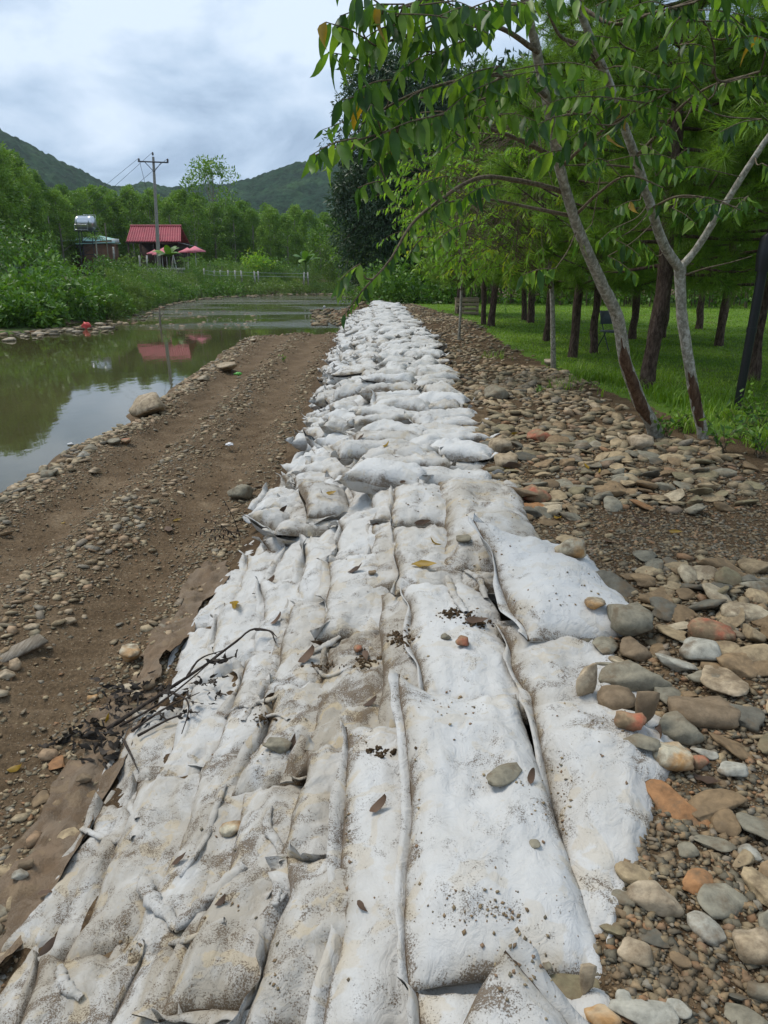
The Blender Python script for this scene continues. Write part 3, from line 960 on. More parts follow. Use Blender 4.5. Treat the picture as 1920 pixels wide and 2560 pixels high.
# ------------------------------------------------------------------ leaves and twigs
def leaf_arr(L, Wd, fold=.25, curl=.25, st=6):
    """blade from the origin along -z, broad side facing y"""
    t = np.linspace(0, 1, st)
    w = Wd / 2 * np.sin(PI * np.clip(t, 0, 1) ** .75) ** .85 * (1 - .25 * t)
    w[0] = .06 * Wd; w[-1] = .0
    a = curl * t ** 1.6
    zc = -L * t * np.cos(a * .6); yc = L * .5 * t * np.sin(a)
    V = []
    for s in (-1, 0, 1):
        V.append(np.stack([s * w, yc - abs(s) * fold * w, zc], -1))
    V = np.stack(V)
    return V.reshape(-1, 3), grid_faces(3, st)

def twist(vf, k, tw, bend):
    v, f = vf; v = v.copy(); a = tw * v[:, 2]
    x = v[:, 0] * np.cos(a) - v[:, 1] * np.sin(a) + bend * v[:, 2] ** 2; y = v[:, 0] * np.sin(a) + v[:, 1] * np.cos(a)
    return np.stack([x, y + .03 * vn(v[:, 2] * 4 + k, v[:, 0] * 6, k), v[:, 2]], -1), f
LV = [twist(leaf_arr(1, w_, f, c, 7), k, tw, bd) for k, (w_, f, c, tw, bd) in enumerate(((.33, .2, .2, .3, .1), (.36, .45, .55, -.5, -.15), (.30, .15, -.2, .7, .2), (.38, .6, .35, -.2, -.08), (.27, .3, .8, .9, .05), (.34, .1, .1, -.8, -.22), (.40, .5, .25, .4, .0), (.30, .7, .5, -.3, .15)))]
LV4 = [(np.array([(0, 0, 0), (.2, .03, -.42), (0, 0, -1), (-.2, .03, -.42)]), np.array([(0, 1, 2, 3)]))]

def leaf_frames(dirs, wid):
    """rotation columns: x = width axis, y = normal, -z = along the blade"""
    d = dirs / (np.linalg.norm(dirs, axis=1)[:, None] + 1e-9)
    w = wid - d * (wid * d).sum(1)[:, None]
    w /= np.linalg.norm(w, axis=1)[:, None] + 1e-9
    nrm = np.cross(-d, w)
    return np.stack([w, nrm, -d], -1)

def spray_leaves(path, l0, l1, step, wild=.35, rg=RNG, droop=1.0, start=0.0):
    """leaf positions, frames and lengths in two ranks along a twig"""
    p = np.asarray(path)[:, :3]
    seg = np.linalg.norm(np.diff(p, axis=0), axis=1); cum = np.concatenate([[0], np.cumsum(seg)])
    n = max(2, int(cum[-1] * (1 - start) / step))
    s = np.linspace(start * cum[-1], cum[-1], n) + rg.uniform(-.3, .3, n) * step
    s = np.clip(s, 0, cum[-1])
    q = np.stack([np.interp(s, cum, p[:, k]) for k in range(3)], -1)
    s2 = np.clip(s + .02, 0, cum[-1]); s1 = np.clip(s - .02, 0, cum[-1])
    tg = np.stack([np.interp(s2, cum, p[:, k]) - np.interp(s1, cum, p[:, k]) for k in range(3)], -1)
    tg /= np.linalg.norm(tg, axis=1)[:, None] + 1e-9
    side = np.cross(tg, np.array((0, 0, 1.0))); side /= np.linalg.norm(side, axis=1)[:, None] + 1e-9
    alt = np.where(np.arange(n) % 2, 1.0, -1.0)[:, None]
    d = np.array((0, 0, -1.0)) * droop + .30 * tg + side * alt * rg.uniform(.1, .7, (n, 1)) + rg.normal(0, .24, (n, 3))
    w = tg + rg.normal(0, wild, (n, 3))
    fr = leaf_frames(d, w)
    ln = rg.uniform(l0 * .8, l1, n) * (.75 + .25 * np.sin(np.linspace(.3, PI - .2, n)))
    return q, fr, ln

# ------------------------------------------------------------------ foreground trees with pale trunks
LEAF_ME = []
for k, (v, f) in enumerate(LV):
    me = MB().add(v, f, .08 + .12 * k).mesh('leaf', MAT['leaf']); LEAF_ME.append(me)
YLEAF_ME = MB().add(*LV[1], .3).mesh('leaf', MAT['leafy'])

def px_path(pts, n=16):
    """(px, py, Y) way points to a smooth path in the place"""
    return smooth_path([D(*p) for p in pts], n)

class Tree:
    def __init__(self, root, budget):
        self.root = root; self.budget = budget; self.fol = MB(); self.tw = MB(); self.off = np.array(root.location); self.cand = []
    def twig(self, path, r0, r1):
        add_tube(self.tw, path, np.linspace(r0, r1, len(path)), 5, rough=.2, seed=len(self.cand))
    def leaves(self, path, l0=.11, l1=.16, step=.036, **k):
        q, fr, ln = spray_leaves(path, l0, l1, step, **k)
        for a, b, c in zip(q, fr, ln):
            self.cand.append((a, b, c))
    def finish(self, yellow=.03, tint=(0, 1)):
        cam_p = np.array((0, 0, HC))
        self.cand.sort(key=lambda c: np.linalg.norm(c[0] - cam_p) / c[2] + (0 if self.seen(c[0]) else 1e4))
        for i, (a, b, ln) in enumerate(self.cand):
            if i < self.budget:
                y = random.random() < yellow
                o = bpy.data.objects.new('leaf', YLEAF_ME if y else random.choice(LEAF_ME))
                COL.objects.link(o); o.parent = self.root
                M = Matrix([list(b[r] * ln) for r in range(3)]).to_4x4()
                M.translation = Vector(a - self.off)
                o.matrix_local = M
            else:
                v, f = LV[i % 8]
                self.fol.add((v * ln) @ b.T + a, f, random.uniform(.05, .95))
        if self.fol.n:
            self.fol.build('foliage', MAT['leaf'], self.root, kind='stuff')
        if self.tw.n:
            self.tw.build('twigs', MAT['twig'], self.root, kind='stuff')
    def seen(self, p):
        q = p - np.array((0, 0, HC))
        fw = q[1] * CT - q[2] * ST; up = q[1] * ST + q[2] * CT
        return fw > 0 and abs(q[0] / fw * F_PX) < 960 and abs(up / fw * F_PX) < 1280

def part_tube(name, path, rad, mat, parent, seg=14, rough=.12, seed=0):
    mb = MB(); add_tube(mb, path, rad, seg, rough=rough, seed=seed)
    return mb.build(name, mat, parent)

# tree with the curved trunk
b0 = P(1640, 1100, -.06)
t1 = thing('broadleaf_tree', 'young tree with a curved pale trunk leaning left, its bark torn near the stones', 'tree', b0)
tr = smooth_path([b0 - (-.02, 0, .25), D(1640, 1095, b0[1]), D(1600, 1005, 7.75), D(1562, 900, 7.55), D(1545, 800, 7.38), D(1500, 700, 7.1), D(1437, 550, 6.7), D(1402, 430, 6.4),
                  D(1372, 280, 6.0), D(1340, 120, 5.7), D(1300, -60, 5.3), D(1270, -260, 5.0)], 70)
part_tube('trunk', tr, np.interp(np.linspace(0, 1, 70), [0, .1, .3, .6, 1], [.10, .068, .058, .04, .024]), MAT['palebark'], t1, 16)
T1 = Tree(t1, 300)
sk = tr[6:22] + np.array((-.012, -.045, 0))
part_tube('torn_bark', sk, np.interp(np.linspace(0, 1, 16), [0, .2, .7, 1], [.03, .055, .045, .01]), MAT['torn'], t1, 10, .5)

BR1 = [  # limbs: way points, start radius, end radius, fraction where leaves start (None: bare)
    ([(1418, 484, 6.6), (1350, 462, 6.35), (1290, 451, 6.2), (1190, 447, 5.8), (1100, 500, 5.5), (1025, 566, 5.2), (970, 657, 5.0), (900, 734, 4.9), (862, 785, 4.85)], .022, .004, .52),
    ([(1390, 395, 6.3), (1300, 350, 6.1), (1230, 325, 5.9), (1145, 315, 5.6), (1060, 345, 5.3)], .020, .006, .75),
    ([(1430, 540, 6.7), (1330, 520, 6.5), (1205, 498, 6.2), (1120, 505, 6.0)], .018, .005, .8),
    ([(1345, 130, 5.7), (1250, 70, 5.4), (1120, 75, 5.0), (1000, 95, 4.7), (920, 120, 4.5)], .018, .005, .45),
    ([(1365, 240, 5.9), (1270, 190, 5.5), (1130, 205, 5.1), (1000, 250, 4.8), (905, 310, 4.6)], .018, .005, .5),
    ([(1400, 420, 6.4), (1500, 330, 6.0), (1600, 270, 5.6), (1700, 215, 5.3)], .014, .005, .7),
    ([(1432, 545, 6.7), (1500, 480, 6.4), (1580, 440, 6.0), (1660, 470, 5.8)], .014, .004, .6),
    ([(1310, -20, 5.4), (1180, -30, 5.0), (1030, 10, 4.6), (900, 50, 4.3)], .016, .005, .45),
    ([(1250, 195, 5.5), (1150, 270, 5.1), (1020, 310, 4.8), (930, 340, 4.6), (860, 360, 4.5), (780, 392, 4.4)], .012, .004, .35),
]
for pts, r0, r1, ls in BR1:
    pth = px_path(pts, 30)
    part_tube('branch', pth, np.linspace(r0, r1, 30), MAT['twig'], t1, 8, .15)
    if ls is not None:
        T1.leaves(pth, .11, .155, .034, start=ls)
SP1 = [  # leafy twigs (from, to, depth near, depth far)
    ((1305, 10), (1019, 92), 4.9, 4.5), ((1010, 10), (850, 40), 4.4, 4.2), ((940, 115), (815, 55), 4.3, 4.1), ((930, 170), (820, 130), 4.4, 4.2),
    ((1249, 165), (1120, 215), 5.0, 4.8), ((1389, 187), (1275, 190), 5.4, 5.2), ((1263, 192), (1095, 294), 5.0, 4.7), ((1110, 285), (905, 365), 4.7, 4.4),
    ((890, 345), (774, 390), 4.4, 4.2), ((965, 452), (895, 470), 4.6, 4.5), ((950, 242), (855, 250), 4.6, 4.5), ((1445, 285), (1330, 318), 5.5, 5.3),
    ((1410, 375), (1340, 395), 5.8, 5.7), ((1389, 671), (1305, 688), 6.6, 6.4), ((1120, 500), (1070, 535), 5.5, 5.3), ((1060, 345), (985, 372), 5.2, 5.0),
    ((1170, 100), (1070, 150), 4.9, 4.7), ((1090, 130), (1000, 180), 4.7, 4.5), ((1230, 60), (1140, 110), 5.1, 4.9), ((980, 200), (895, 225), 4.6, 4.4),
    ((1190, 330), (1110, 375), 5.4, 5.2), ((1010, 360), (930, 420), 4.8, 4.6), ((1340, 30), (1250, 5), 5.3, 5.0), ((1150, 20), (1040, 0), 4.8, 4.5),
    ((960, 20), (890, -20), 4.3, 4.1), ((1120, 440), (1040, 470), 5.3, 5.1), ((1240, 460), (1150, 500), 5.9, 5.6), ((1060, 590), (1020, 640), 5.2, 5.1),
    ((1190, 550), (1090, 600), 6.2, 6.0), ((1490, 310), (1420, 350), 5.6, 5.5), ((1080, 215), (990, 275), 4.8, 4.6), ((1000, 60), (905, 100), 4.5, 4.3),
    ((900, 660), (850, 700), 4.9, 4.8), ((1250, 250), (1170, 290), 5.2, 5.0), ((1340, 190), (1260, 235), 5.4, 5.2), ((1000, 300), (930, 300), 4.7, 4.6),
]
def nearest_wood(p, paths):
    best = None
    for w in paths:
        d = np.linalg.norm(w - p, axis=1); i = int(d.argmin())
        if best is None or d[i] < best[0]:
            best = (d[i], w[i])
    return best[1]
wood1 = [tr] + [px_path(b[0], 30) for b in BR1]
def sprays(T, lst, wood, l0, l1, step=.032):
    for (a, b, ya, yb) in lst:
        A = D(a[0], a[1], ya); B = D(b[0], b[1], yb)
        mid = (A + B) / 2 + np.array((0, 0, .05 * np.linalg.norm(B - A)))
        pth = smooth_path([A, mid, B], 12)
        w = nearest_wood(A, wood)
        con = smooth_path([w, (w * .55 + A * .45) + np.array((0, 0, -.04)), A], 10)
        T.twig(np.vstack([con[:-1], pth]), .006, .0025)
        T.leaves(pth, l0, l1, step)
sprays(T1, SP1, wood1, .15, .225, .028)
def more_sprays(T, wood, n, seed, l0, l1, bound):
    rg = np.random.default_rng(seed)
    k = 0
    while k < n:
        w = wood[int(rg.integers(1, len(wood)))]
        A0 = w[int(rg.integers(len(w) // 3, len(w)))]
        a = rg.uniform(0, 2 * PI); ln = rg.uniform(.25, .6)
        A = A0 + np.array((math.cos(a), math.sin(a) * .8, .12)) * rg.uniform(.1, .55)
        B = A + np.array((math.cos(a), math.sin(a) * .8, -.15)) * ln
        q = B - np.array((0, 0, HC)); fw = q[1] * CT - q[2] * ST
        px = CX + F_PX * q[0] / fw; py = CY - F_PX * (q[1] * ST + q[2] * CT) / fw
        k += 1
        if not bound(px, py): continue
        pth = smooth_path([A, (A + B) / 2 + np.array((0, 0, .03)), B], 10)
        con = smooth_path([A0, (A0 + A) / 2, A], 6)
        T.twig(np.vstack([con[:-1], pth]), .005, .002); T.leaves(pth, l0, l1, .034)
more_sprays(T1, wood1, 50, 5, .12, .18, lambda x, y: (y < 430 and x > 800 - (y > 250) * 0 + max(0, y - 330) * 3 and x < 1560))
T1.finish(.02)

# tree with the forked trunk
b1 = P(1757, 1108, -.06)
t2 = thing('broadleaf_tree', 'young pale trunk that forks into a Y at head height, right of the curved tree', 'tree', b1)
low = smooth_path([b1 - (0, 0, .25), D(1757, 1105, b1[1]), D(1738, 1000, 7.76), D(1718, 880, 7.7), D(1704, 780, 7.66), D(1700, 690, 7.62), D(1699, 665, 7.6)], 36)
part_tube('trunk', low, np.interp(np.linspace(0, 1, 36), [0, .15, .9, 1], [.072, .055, .050, .056]), MAT['palebark'], t2, 16)
part_tube('torn_bark', low[5:20] + np.array((-.01, -.03, 0)), np.interp(np.linspace(0, 1, 15), [0, .3, .6, 1], [.012, .045, .05, .012]), MAT['torn'], t2, 10, .6, 3)
BR2 = [
    ([(1699, 672, 7.6), (1660, 612, 7.45), (1625, 510, 7.2), (1590, 400, 6.95), (1555, 300, 6.7), (1520, 200, 6.45), (1470, 80, 6.1), (1430, -30, 5.8), (1390, -180, 5.4)], .046, .020, None),
    ([(1699, 672, 7.6), (1735, 630, 7.6), (1790, 545, 7.5), (1850, 450, 7.4), (1905, 365, 7.3), (1990, 250, 7.1), (2080, 120, 6.9)], .036, .018, None),
    ([(1587, 395, 6.95), (1640, 340, 6.6), (1710, 260, 6.2), (1790, 210, 5.8), (1900, 180, 5.5)], .016, .005, .75),
    ([(1510, 175, 6.4), (1440, 110, 6.1), (1400, 90, 5.9), (1370, 30, 5.7)], .022, .008, None),
    ([(1600, 420, 7.0), (1500, 412, 6.8), (1400, 414, 6.6)], .010, .004, None),
    ([(1630, 520, 7.2), (1700, 490, 6.9), (1790, 500, 6.7), (1850, 525, 6.5)], .012, .004, .5),
    ([(1540, 250, 6.6), (1460, 285, 6.3), (1400, 290, 6.1)], .012, .004, .6),
    ([(1705, 690, 7.6), (1760, 672, 7.5), (1830, 655, 7.4), (1880, 640, 7.3)], .010, .003, None),
    ([(1440, 10, 5.9), (1540, 60, 5.6), (1640, 30, 5.3), (1740, 5, 5.1)], .014, .005, .3),
    ([(1900, 180, 5.6), (1790, 195, 5.5), (1785, 120, 5.4), (1755, 52, 5.3), (1700, 60, 5.2)], .009, .004, .7),
]
wood2 = []
for pts, r0, r1, ls in BR2:
    pth = px_path(pts, 34); wood2.append(pth)
    part_tube('branch', pth, np.linspace(r0, r1, 34), MAT['palebark'] if r0 > .03 else MAT['twig'], t2, 10, .12)
T2 = Tree(t2, 300)
for (pts, r0, r1, ls), pth in zip(BR2, wood2):
    if ls is not None:
        T2.leaves(pth, .11, .15, .034, start=ls)
SP2 = [
    ((1536, 166), (1640, 188), 6.2, 5.8), ((1529, 56), (1660, 35), 5.6, 5.3), ((1650, 30), (1745, 8), 5.3, 5.1), ((1700, 112), (1765, 118), 5.4, 5.2), ((1800, 215), (1920, 190), 5.6, 5.3),
    ((1770, 250), (1650, 150), 5.5, 5.3), ((1906, 298), (1800, 330), 6.2, 6.0), ((1905, 408), (1960, 450), 7.0, 6.8), ((1540, 600), (1600, 640), 7.0, 6.8), ((1640, 440), (1720, 370), 6.6, 6.4),
    ((1690, 330), (1640, 300), 6.0, 5.8), ((1870, 490), (1830, 530), 6.6, 6.5), ((1490, 15), (1560, -10), 5.6, 5.4), ((1780, 165), (1690, 160), 5.5, 5.3), ((1450, 100), (1530, 95), 5.9, 5.6),
    ((1560, 270), (1640, 250), 6.4, 6.1), ((1430, 380), (1500, 350), 6.5, 6.3), ((1680, 520), (1740, 560), 6.9, 6.7), ((1600, 360), (1650, 385), 6.7, 6.6), ((1540, 330), (1490, 350), 6.6, 6.4),
    ((1850, 60), (1790, 25), 5.3, 5.1), ((1920, 100), (1850, 95), 5.4, 5.2), ((1460, 200), (1390, 215), 6.0, 5.8), ((1590, 130), (1520, 120), 5.9, 5.7), ((1600, 500), (1540, 520), 7.0, 6.8),
    ((1520, 640), (1590, 690), 7.3, 7.1), ((1560, 560), (1500, 600), 7.1, 6.9), ((1640, 640), (1600, 600), 7.4, 7.2), ((1480, 560), (1440, 610), 6.9, 6.8), ((1720, 20), (1660, 100), 5.2, 5.1),
]
sprays(T2, SP2, wood2, .13, .20, .029)
more_sprays(T2, wood2, 26, 6, .12, .175, lambda x, y: y < 560 and x > 1380)
T2.finish(.02)

# ------------------------------------------------------------------ young trees behind them, their lit look put into a lime-green leaf colour
def lime_tree(base, top, crown_c, crown_r, n_spray, label, seed, rad=.055, name='young_tree'):
    rg = np.random.default_rng(seed)
    t = thing(name, label, 'tree', base)
    tp = smooth_path([base - np.array((0, 0, .2)), base + (top - base) * .35 + np.array((.05, 0, 0)), base + (top - base) * .7 - np.array((.06, .02, 0)), top], 26)
    part_tube('trunk', tp, np.linspace(rad, rad * .3, 26), MAT['palebark'], t, 9)
    fol = MB(); tw = MB()
    for i in range(n_spray):
        d = rg.normal(0, 1, 3); d /= np.linalg.norm(d); q = crown_c + d * crown_r * rg.uniform(.35, 1.0) ** .6
        w = tp[min(25, 8 + int(rg.integers(0, 17)))]
        ax = (q - w); ax[2] *= .3; ax /= np.linalg.norm(ax) + 1e-6
        ln = rg.uniform(.35, .7)
        e = q + ax * ln + np.array((0, 0, -.10))
        pth = smooth_path([q, (q + e) / 2 + np.array((0, 0, .05)), e], 8)
        con = smooth_path([w, (w + q) / 2 + np.array((0, 0, .12)), q], 6)
        add_tube(tw, np.vstack([con[:-1], pth]), np.linspace(.006, .0025, 13), 4)
        qq, fr, l2 = spray_leaves(pth, .10, .17, .05, rg=rg, droop=.7)
        tn = np.clip(rg.uniform(.0, .75) + rg.normal(0, .08, len(qq)), 0, 1)
        k = i % 4
        inst(fol, LV[k][0], LV[k][1], fr * l2[:, None, None], qq, tn)
    fol.build('foliage', MAT['lime'], t, kind='stuff')
    tw.build('twigs', MAT['twig'], t, kind='stuff')
    return t
lb = P(1386, 926, -.05)
lime_tree(lb, lb + np.array((-.7, -.2, 4.8)), D(1225, 500, 12.6), np.array((1.4, 1.2, 1.2)), 220, 'slim young tree with lime green leaves behind the curved trunk', 51, .05)
lb2 = np.array((1.9, 19.5, 0))
lime_tree(lb2, lb2 + np.array((-.1, 0, 4.2)), D(1150, 590, 17.5), np.array((1.15, 1.2, .9)), 90, 'smaller lime leaved sapling further along the stony path', 52, .04)

# ------------------------------------------------------------------ pines
def pine_proto(seed, h, r_tr, crown_r, z0, n_br, name='pine_tree'):
    rg = np.random.default_rng(seed)
    t = thing(name, 'pine', 'tree', (0, 0, 0), 'pine trees planted on the lawn')
    n = 30
    zz_ = np.linspace(-.2, h, n)
    path = np.stack([.10 * fbm(zz_ * .6, zz_ * 0, seed), .10 * fbm(zz_ * .6, zz_ * 0 + 7, seed + 2), zz_], -1)
    path[:, :2] -= path[2, :2]
    part_tube('trunk', path, np.interp(zz_, [-.2, .3, 2, h], [r_tr * 1.35, r_tr * 1.05, r_tr * .9, r_tr * .2]), MAT['pinebark'], t, 12, .22, seed)
    br = MB(); nd = MB()
    tips = []
    for i in range(n_br):
        z = z0 + (h - z0) * (i / n_br) ** .9
        a = i * 2.4 + rg.uniform(-.4, .4)
        ln = crown_r * (1 - .55 * (z - z0) / (h - z0)) * rg.uniform(.6, 1.05)
        up = rg.uniform(-.12, .25)
        d = np.array((math.cos(a), math.sin(a), up))
        base = np.array([np.interp(z, zz_, path[:, 0]), np.interp(z, zz_, path[:, 1]), z])
        end = base + d * ln + np.array((0, 0, .25 * ln * .4))
        pth = smooth_path([base, base + d * ln * .5 - np.array((0, 0, .06 * ln)), end], 10)
        add_tube(br, pth, np.linspace(.028, .007, 10), 5)
        m = int(4 + ln * 5)
        for k in range(m):
            s = rg.uniform(.25, 1.0)
            q = pth[int(s * 9)]
            d2 = d + rg.normal(0, .65, 3); d2[2] += .3; d2 /= np.linalg.norm(d2)
            l2 = rg.uniform(.15, .5) * min(1, ln)
            tip = q + d2 * l2
            add_tube(br, np.stack([q, (q + tip) / 2 + np.array((0, 0, -.02)), tip]), [.008, .006, .004], 4, caps=False)
            tips.append((tip, d2)); tips.append(((q + tip) / 2, d2))
        tips.append((end, d))
    V = []; Fc = []; Tn = []
    K = 64
    for tip, d in tips:
        d = d / np.linalg.norm(d)
        e = d[None] * rg.uniform(.1, 1.0, (K, 1)) + rg.normal(0, .55, (K, 3)) + np.array((0, 0, -.12))
        e /= np.linalg.norm(e, axis=1)[:, None]
        ln = rg.uniform(.15, .27, (K, 1))
        s0 = tip - d * rg.uniform(0, .16, (K, 1))
        sd_ = np.cross(e, rg.normal(0, 1, (K, 3))); sd_ /= np.linalg.norm(sd_, axis=1)[:, None]
        w = .0042
        V.append(np.stack([s0 - sd_ * w, s0 + sd_ * w, s0 + e * ln + np.array((0, 0, -.035))], 1).reshape(-1, 3))
        Tn.append(np.repeat(np.clip(rg.uniform(.1, .8) + rg.normal(0, .1, K), 0, .98), 3))
    V = np.concatenate(V); Tn = np.concatenate(Tn)
    nd.add(V, np.arange(len(V)).reshape(-1, 3), Tn)
    br.build('branches', MAT['pinebark'], t, kind='stuff')
    nd.build('needles', MAT['needle'], t, smooth=False, kind='stuff')
    return t
PN = [pine_proto(61, 7.6, .108, 2.8, 1.7, 74), pine_proto(62, 7.0, .086, 2.5, 1.55, 66)]
PINES = [  # base point in the picture, proto, scale, yaw, label
    (1617, 976, 0, 1.0, 10, 'stout pine with scaly reddish bark between the two pale trunks'),
    (1432, 896, 1, 1.0, 120, 'pine with a dark side limb, left of the folding chair'),
    (1484, 884, 1, .9, 200, 'leaning pine right beside the folding chair'),
    (1228, 822, 0, .95, 40, 'twin-stemmed pine where lawn meets the stony path'),
    (1208, 818, 1, .9, 310, 'pine pressed against the twin-stemmed pine, nearer the wall'),
    (1365, 852, 1, .92, 80, 'pine standing just left of the slim lime tree'),
    (1146, 788, 1, .9, 150, 'pine beside the pale wooden crate at the end of the lawn'),
    (1310, 802, 0, .85, 260, 'slim far pine alone in the middle of the lawn'),
    (1655, 845, 1, .95, 15, 'pine behind the forked trunk, deep in the lawn'),
    (1796, 867, 0, .85, 100, 'slim pine on open lawn left of the black pole'),
    (1884, 952, 1, 1.0, 190, 'pine close behind the black pole'),
]
pine_locs = []
for i, (px, py, k, s, yw, lab) in enumerate(PINES):
    q = P(px, py, -.05)
    q[2] = Hs(q[0], q[1]) - .03
    pine_locs.append(q)
for i, (px, py, k, s, yw, lab) in enumerate(PINES):
    copy_thing(PN[k], pine_locs[i], R(yw), s, lab)
for (x, y, k, s, yw, lab) in ((8.6, 13.5, 0, 1.05, 0, 'pine at the right edge of the lawn behind the black pole'), (6.6, 20.5, 1, 1.1, 70, 'tall pine in the second row of the lawn'),
                              (5.2, 27.5, 0, 1.1, 130, 'far pine in the second row near the undergrowth'), (9.8, 24, 1, 1.1, 220, 'pine deep at the right of the lawn'),
                              (6.2, 9.2, 0, 1.1, 300, 'large bright pine whose boughs fill the upper right corner'), (3.4, 34, 1, 1.1, 20, 'farthest pine by the bend of the stony path')):
    copy_thing(PN[k], (x, y, Hs(x, y) - .03), R(yw), s, lab)
for p_ in PN:
    for c_ in list(p_.children):
        bpy.data.objects.remove(c_)
    bpy.data.objects.remove(p_)

# ------------------------------------------------------------------ leafy masses
def clump_leaves(rg, centres, radii, n, size, elong=.45, up=.5, droop=.0, four=True):
    """leaf cards near the surfaces of many small clumps; returns builder"""
    mb = MB()
    k = rg.integers(0, len(centres), n)
    d = rg.normal(0, 1, (n, 3)); d /= np.linalg.norm(d, axis=1)[:, None]
    rad = radii[k] * rg.uniform(.45, 1.05, (n, 1)) ** .5 if radii.ndim > 1 else (radii[k] * rg.uniform(.45, 1.05, n) ** .5)[:, None]
    q = centres[k] + d * rad
    dirs = d * .7 + rg.normal(0, .55, (n, 3)) + np.array((0, 0, -droop))
    wid = np.cross(dirs, np.array((0, 0, 1.0)) * up + rg.normal(0, .6, (n, 3)))
    fr = leaf_frames(dirs, wid)
    ln = size * rg.uniform(.6, 1.3, n)
    S = np.zeros((n, 3, 3)); S[:, 0, 0] = ln * elong / .4; S[:, 1, 1] = ln; S[:, 2, 2] = ln
    tn = np.clip(.42 + .25 * rg.normal(0, 1, len(centres))[k] * .6 + rg.normal(0, .12, n) , 0.01, .98)
    v, f = LV4[0]
    inst(mb, v, f, fr @ S, q, tn)
    return mb

def crown_tree(name, label, mat, loc, h, r, seed, n=2600, size=.35, z0=.22, ncl=46, clr=.28, trunk_r=.12, bark='palebark', group=None, droop=.15, elong=.4, shape=1.0, limbs=5):
    rg = np.random.default_rng(seed)
    t = thing(name, label, 'tree', loc, group)
    L = np.array(loc)
    zc = rg.uniform(z0, 1, ncl) ** .85
    prof = np.sin(PI * np.clip((zc - z0) / (1 - z0) * .88 + .12, 0, 1)) ** (.55 * shape)
    a = rg.uniform(0, 2 * PI, ncl); rr = r * prof * rg.uniform(.35, 1.0, ncl) ** .6
    C = L + np.stack([np.cos(a) * rr, np.sin(a) * rr, zc * h * .95], -1)
    rad = r * clr * rg.uniform(.7, 1.35, ncl)
    mb = clump_leaves(rg, C, rad, n, size, elong, droop=droop)
    mb.build('crown', MAT[mat], t, kind='stuff')
    tb = MB()
    top = L + np.array((rg.normal(0, .2), rg.normal(0, .2), h * .85))
    pth = smooth_path([L - np.array((0, 0, .4)), L + np.array((rg.normal(0, .15), 0, h * .4)), top], 12)
    add_tube(tb, pth, np.linspace(trunk_r, trunk_r * .3, 12), 7, rough=.2)
    for i in range(limbs):
        c = C[int(rg.integers(0, ncl))]
        s = pth[int(rg.integers(3, 9))]
        add_tube(tb, smooth_path([s, (s + c) / 2 + np.array((0, 0, .2)), c], 7), np.linspace(trunk_r * .5, .02, 7), 5, caps=False)
    tb.build('trunk', MAT[bark], t)
    return t

# the big dark tree over the far end of the wall
dk = np.array((.5, 52.0, Hs(.5, 52)))
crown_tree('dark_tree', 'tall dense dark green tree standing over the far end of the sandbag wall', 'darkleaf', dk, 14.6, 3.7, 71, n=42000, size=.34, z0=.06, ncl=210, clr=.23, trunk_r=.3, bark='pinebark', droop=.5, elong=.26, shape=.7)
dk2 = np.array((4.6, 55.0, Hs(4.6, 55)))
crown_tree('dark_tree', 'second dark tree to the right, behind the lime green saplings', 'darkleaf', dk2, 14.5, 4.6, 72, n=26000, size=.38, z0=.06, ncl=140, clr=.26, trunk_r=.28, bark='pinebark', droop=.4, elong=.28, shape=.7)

# undergrowth closing the lawn
def undergrowth():
    rg = np.random.default_rng(81)
    n = 420
    x = rg.uniform(-1.0, 36, n); y = 47 + rg.uniform(-3.5, 5, n) - .42 * np.clip(x - 6, 0, 40)
    keep = x > X_rbank(y) + .6
    x, y = x[keep], y[keep]
    z = H(x, y) + rg.uniform(0, 1, len(x)) ** 1.3 * np.interp(x, [-1, 3, 7, 36], [1.6, 2.2, 4.5, 6.0])
    C = np.stack([x, y, z], -1)
    mb = clump_leaves(rg, C, rg.uniform(.5, 1.0, len(x)), 42000, .26, .5, droop=.3)
    o = mb.build('undergrowth', MAT['bush'], kind='stuff'); o['label'] = 'dark leafy undergrowth closing off the far side of the lawn'
    x = rg.uniform(1, 40, 260); y = 52 + rg.uniform(0, 4, 260) - .42 * np.clip(x - 6, 0, 40)
    C = np.stack([x, y, rg.uniform(.2, 13.5, 260)], -1)
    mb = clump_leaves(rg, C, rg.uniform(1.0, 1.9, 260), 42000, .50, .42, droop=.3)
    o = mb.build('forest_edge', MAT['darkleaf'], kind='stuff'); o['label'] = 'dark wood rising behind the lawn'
undergrowth()
rg = np.random.default_rng(83)
mb = MB()
for i in range(150):
    x = rg.uniform(3, 24); y = 45.5 - .42 * max(0, x - 6) + rg.uniform(-1.5, 2); z = Hs(x, y)
    add_tube(mb, [(x, y, z - .1), (x + rg.normal(0, .1), y, z + 1), (x + rg.normal(0, .25), y + rg.normal(0, .2), z + rg.uniform(1.6, 3.2))], [.035, .03, .02], 4, caps=False)
o = mb.build('thin_stems', MAT['twig'], kind='stuff'); o['label'] = 'thin bare stems in front of the undergrowth'

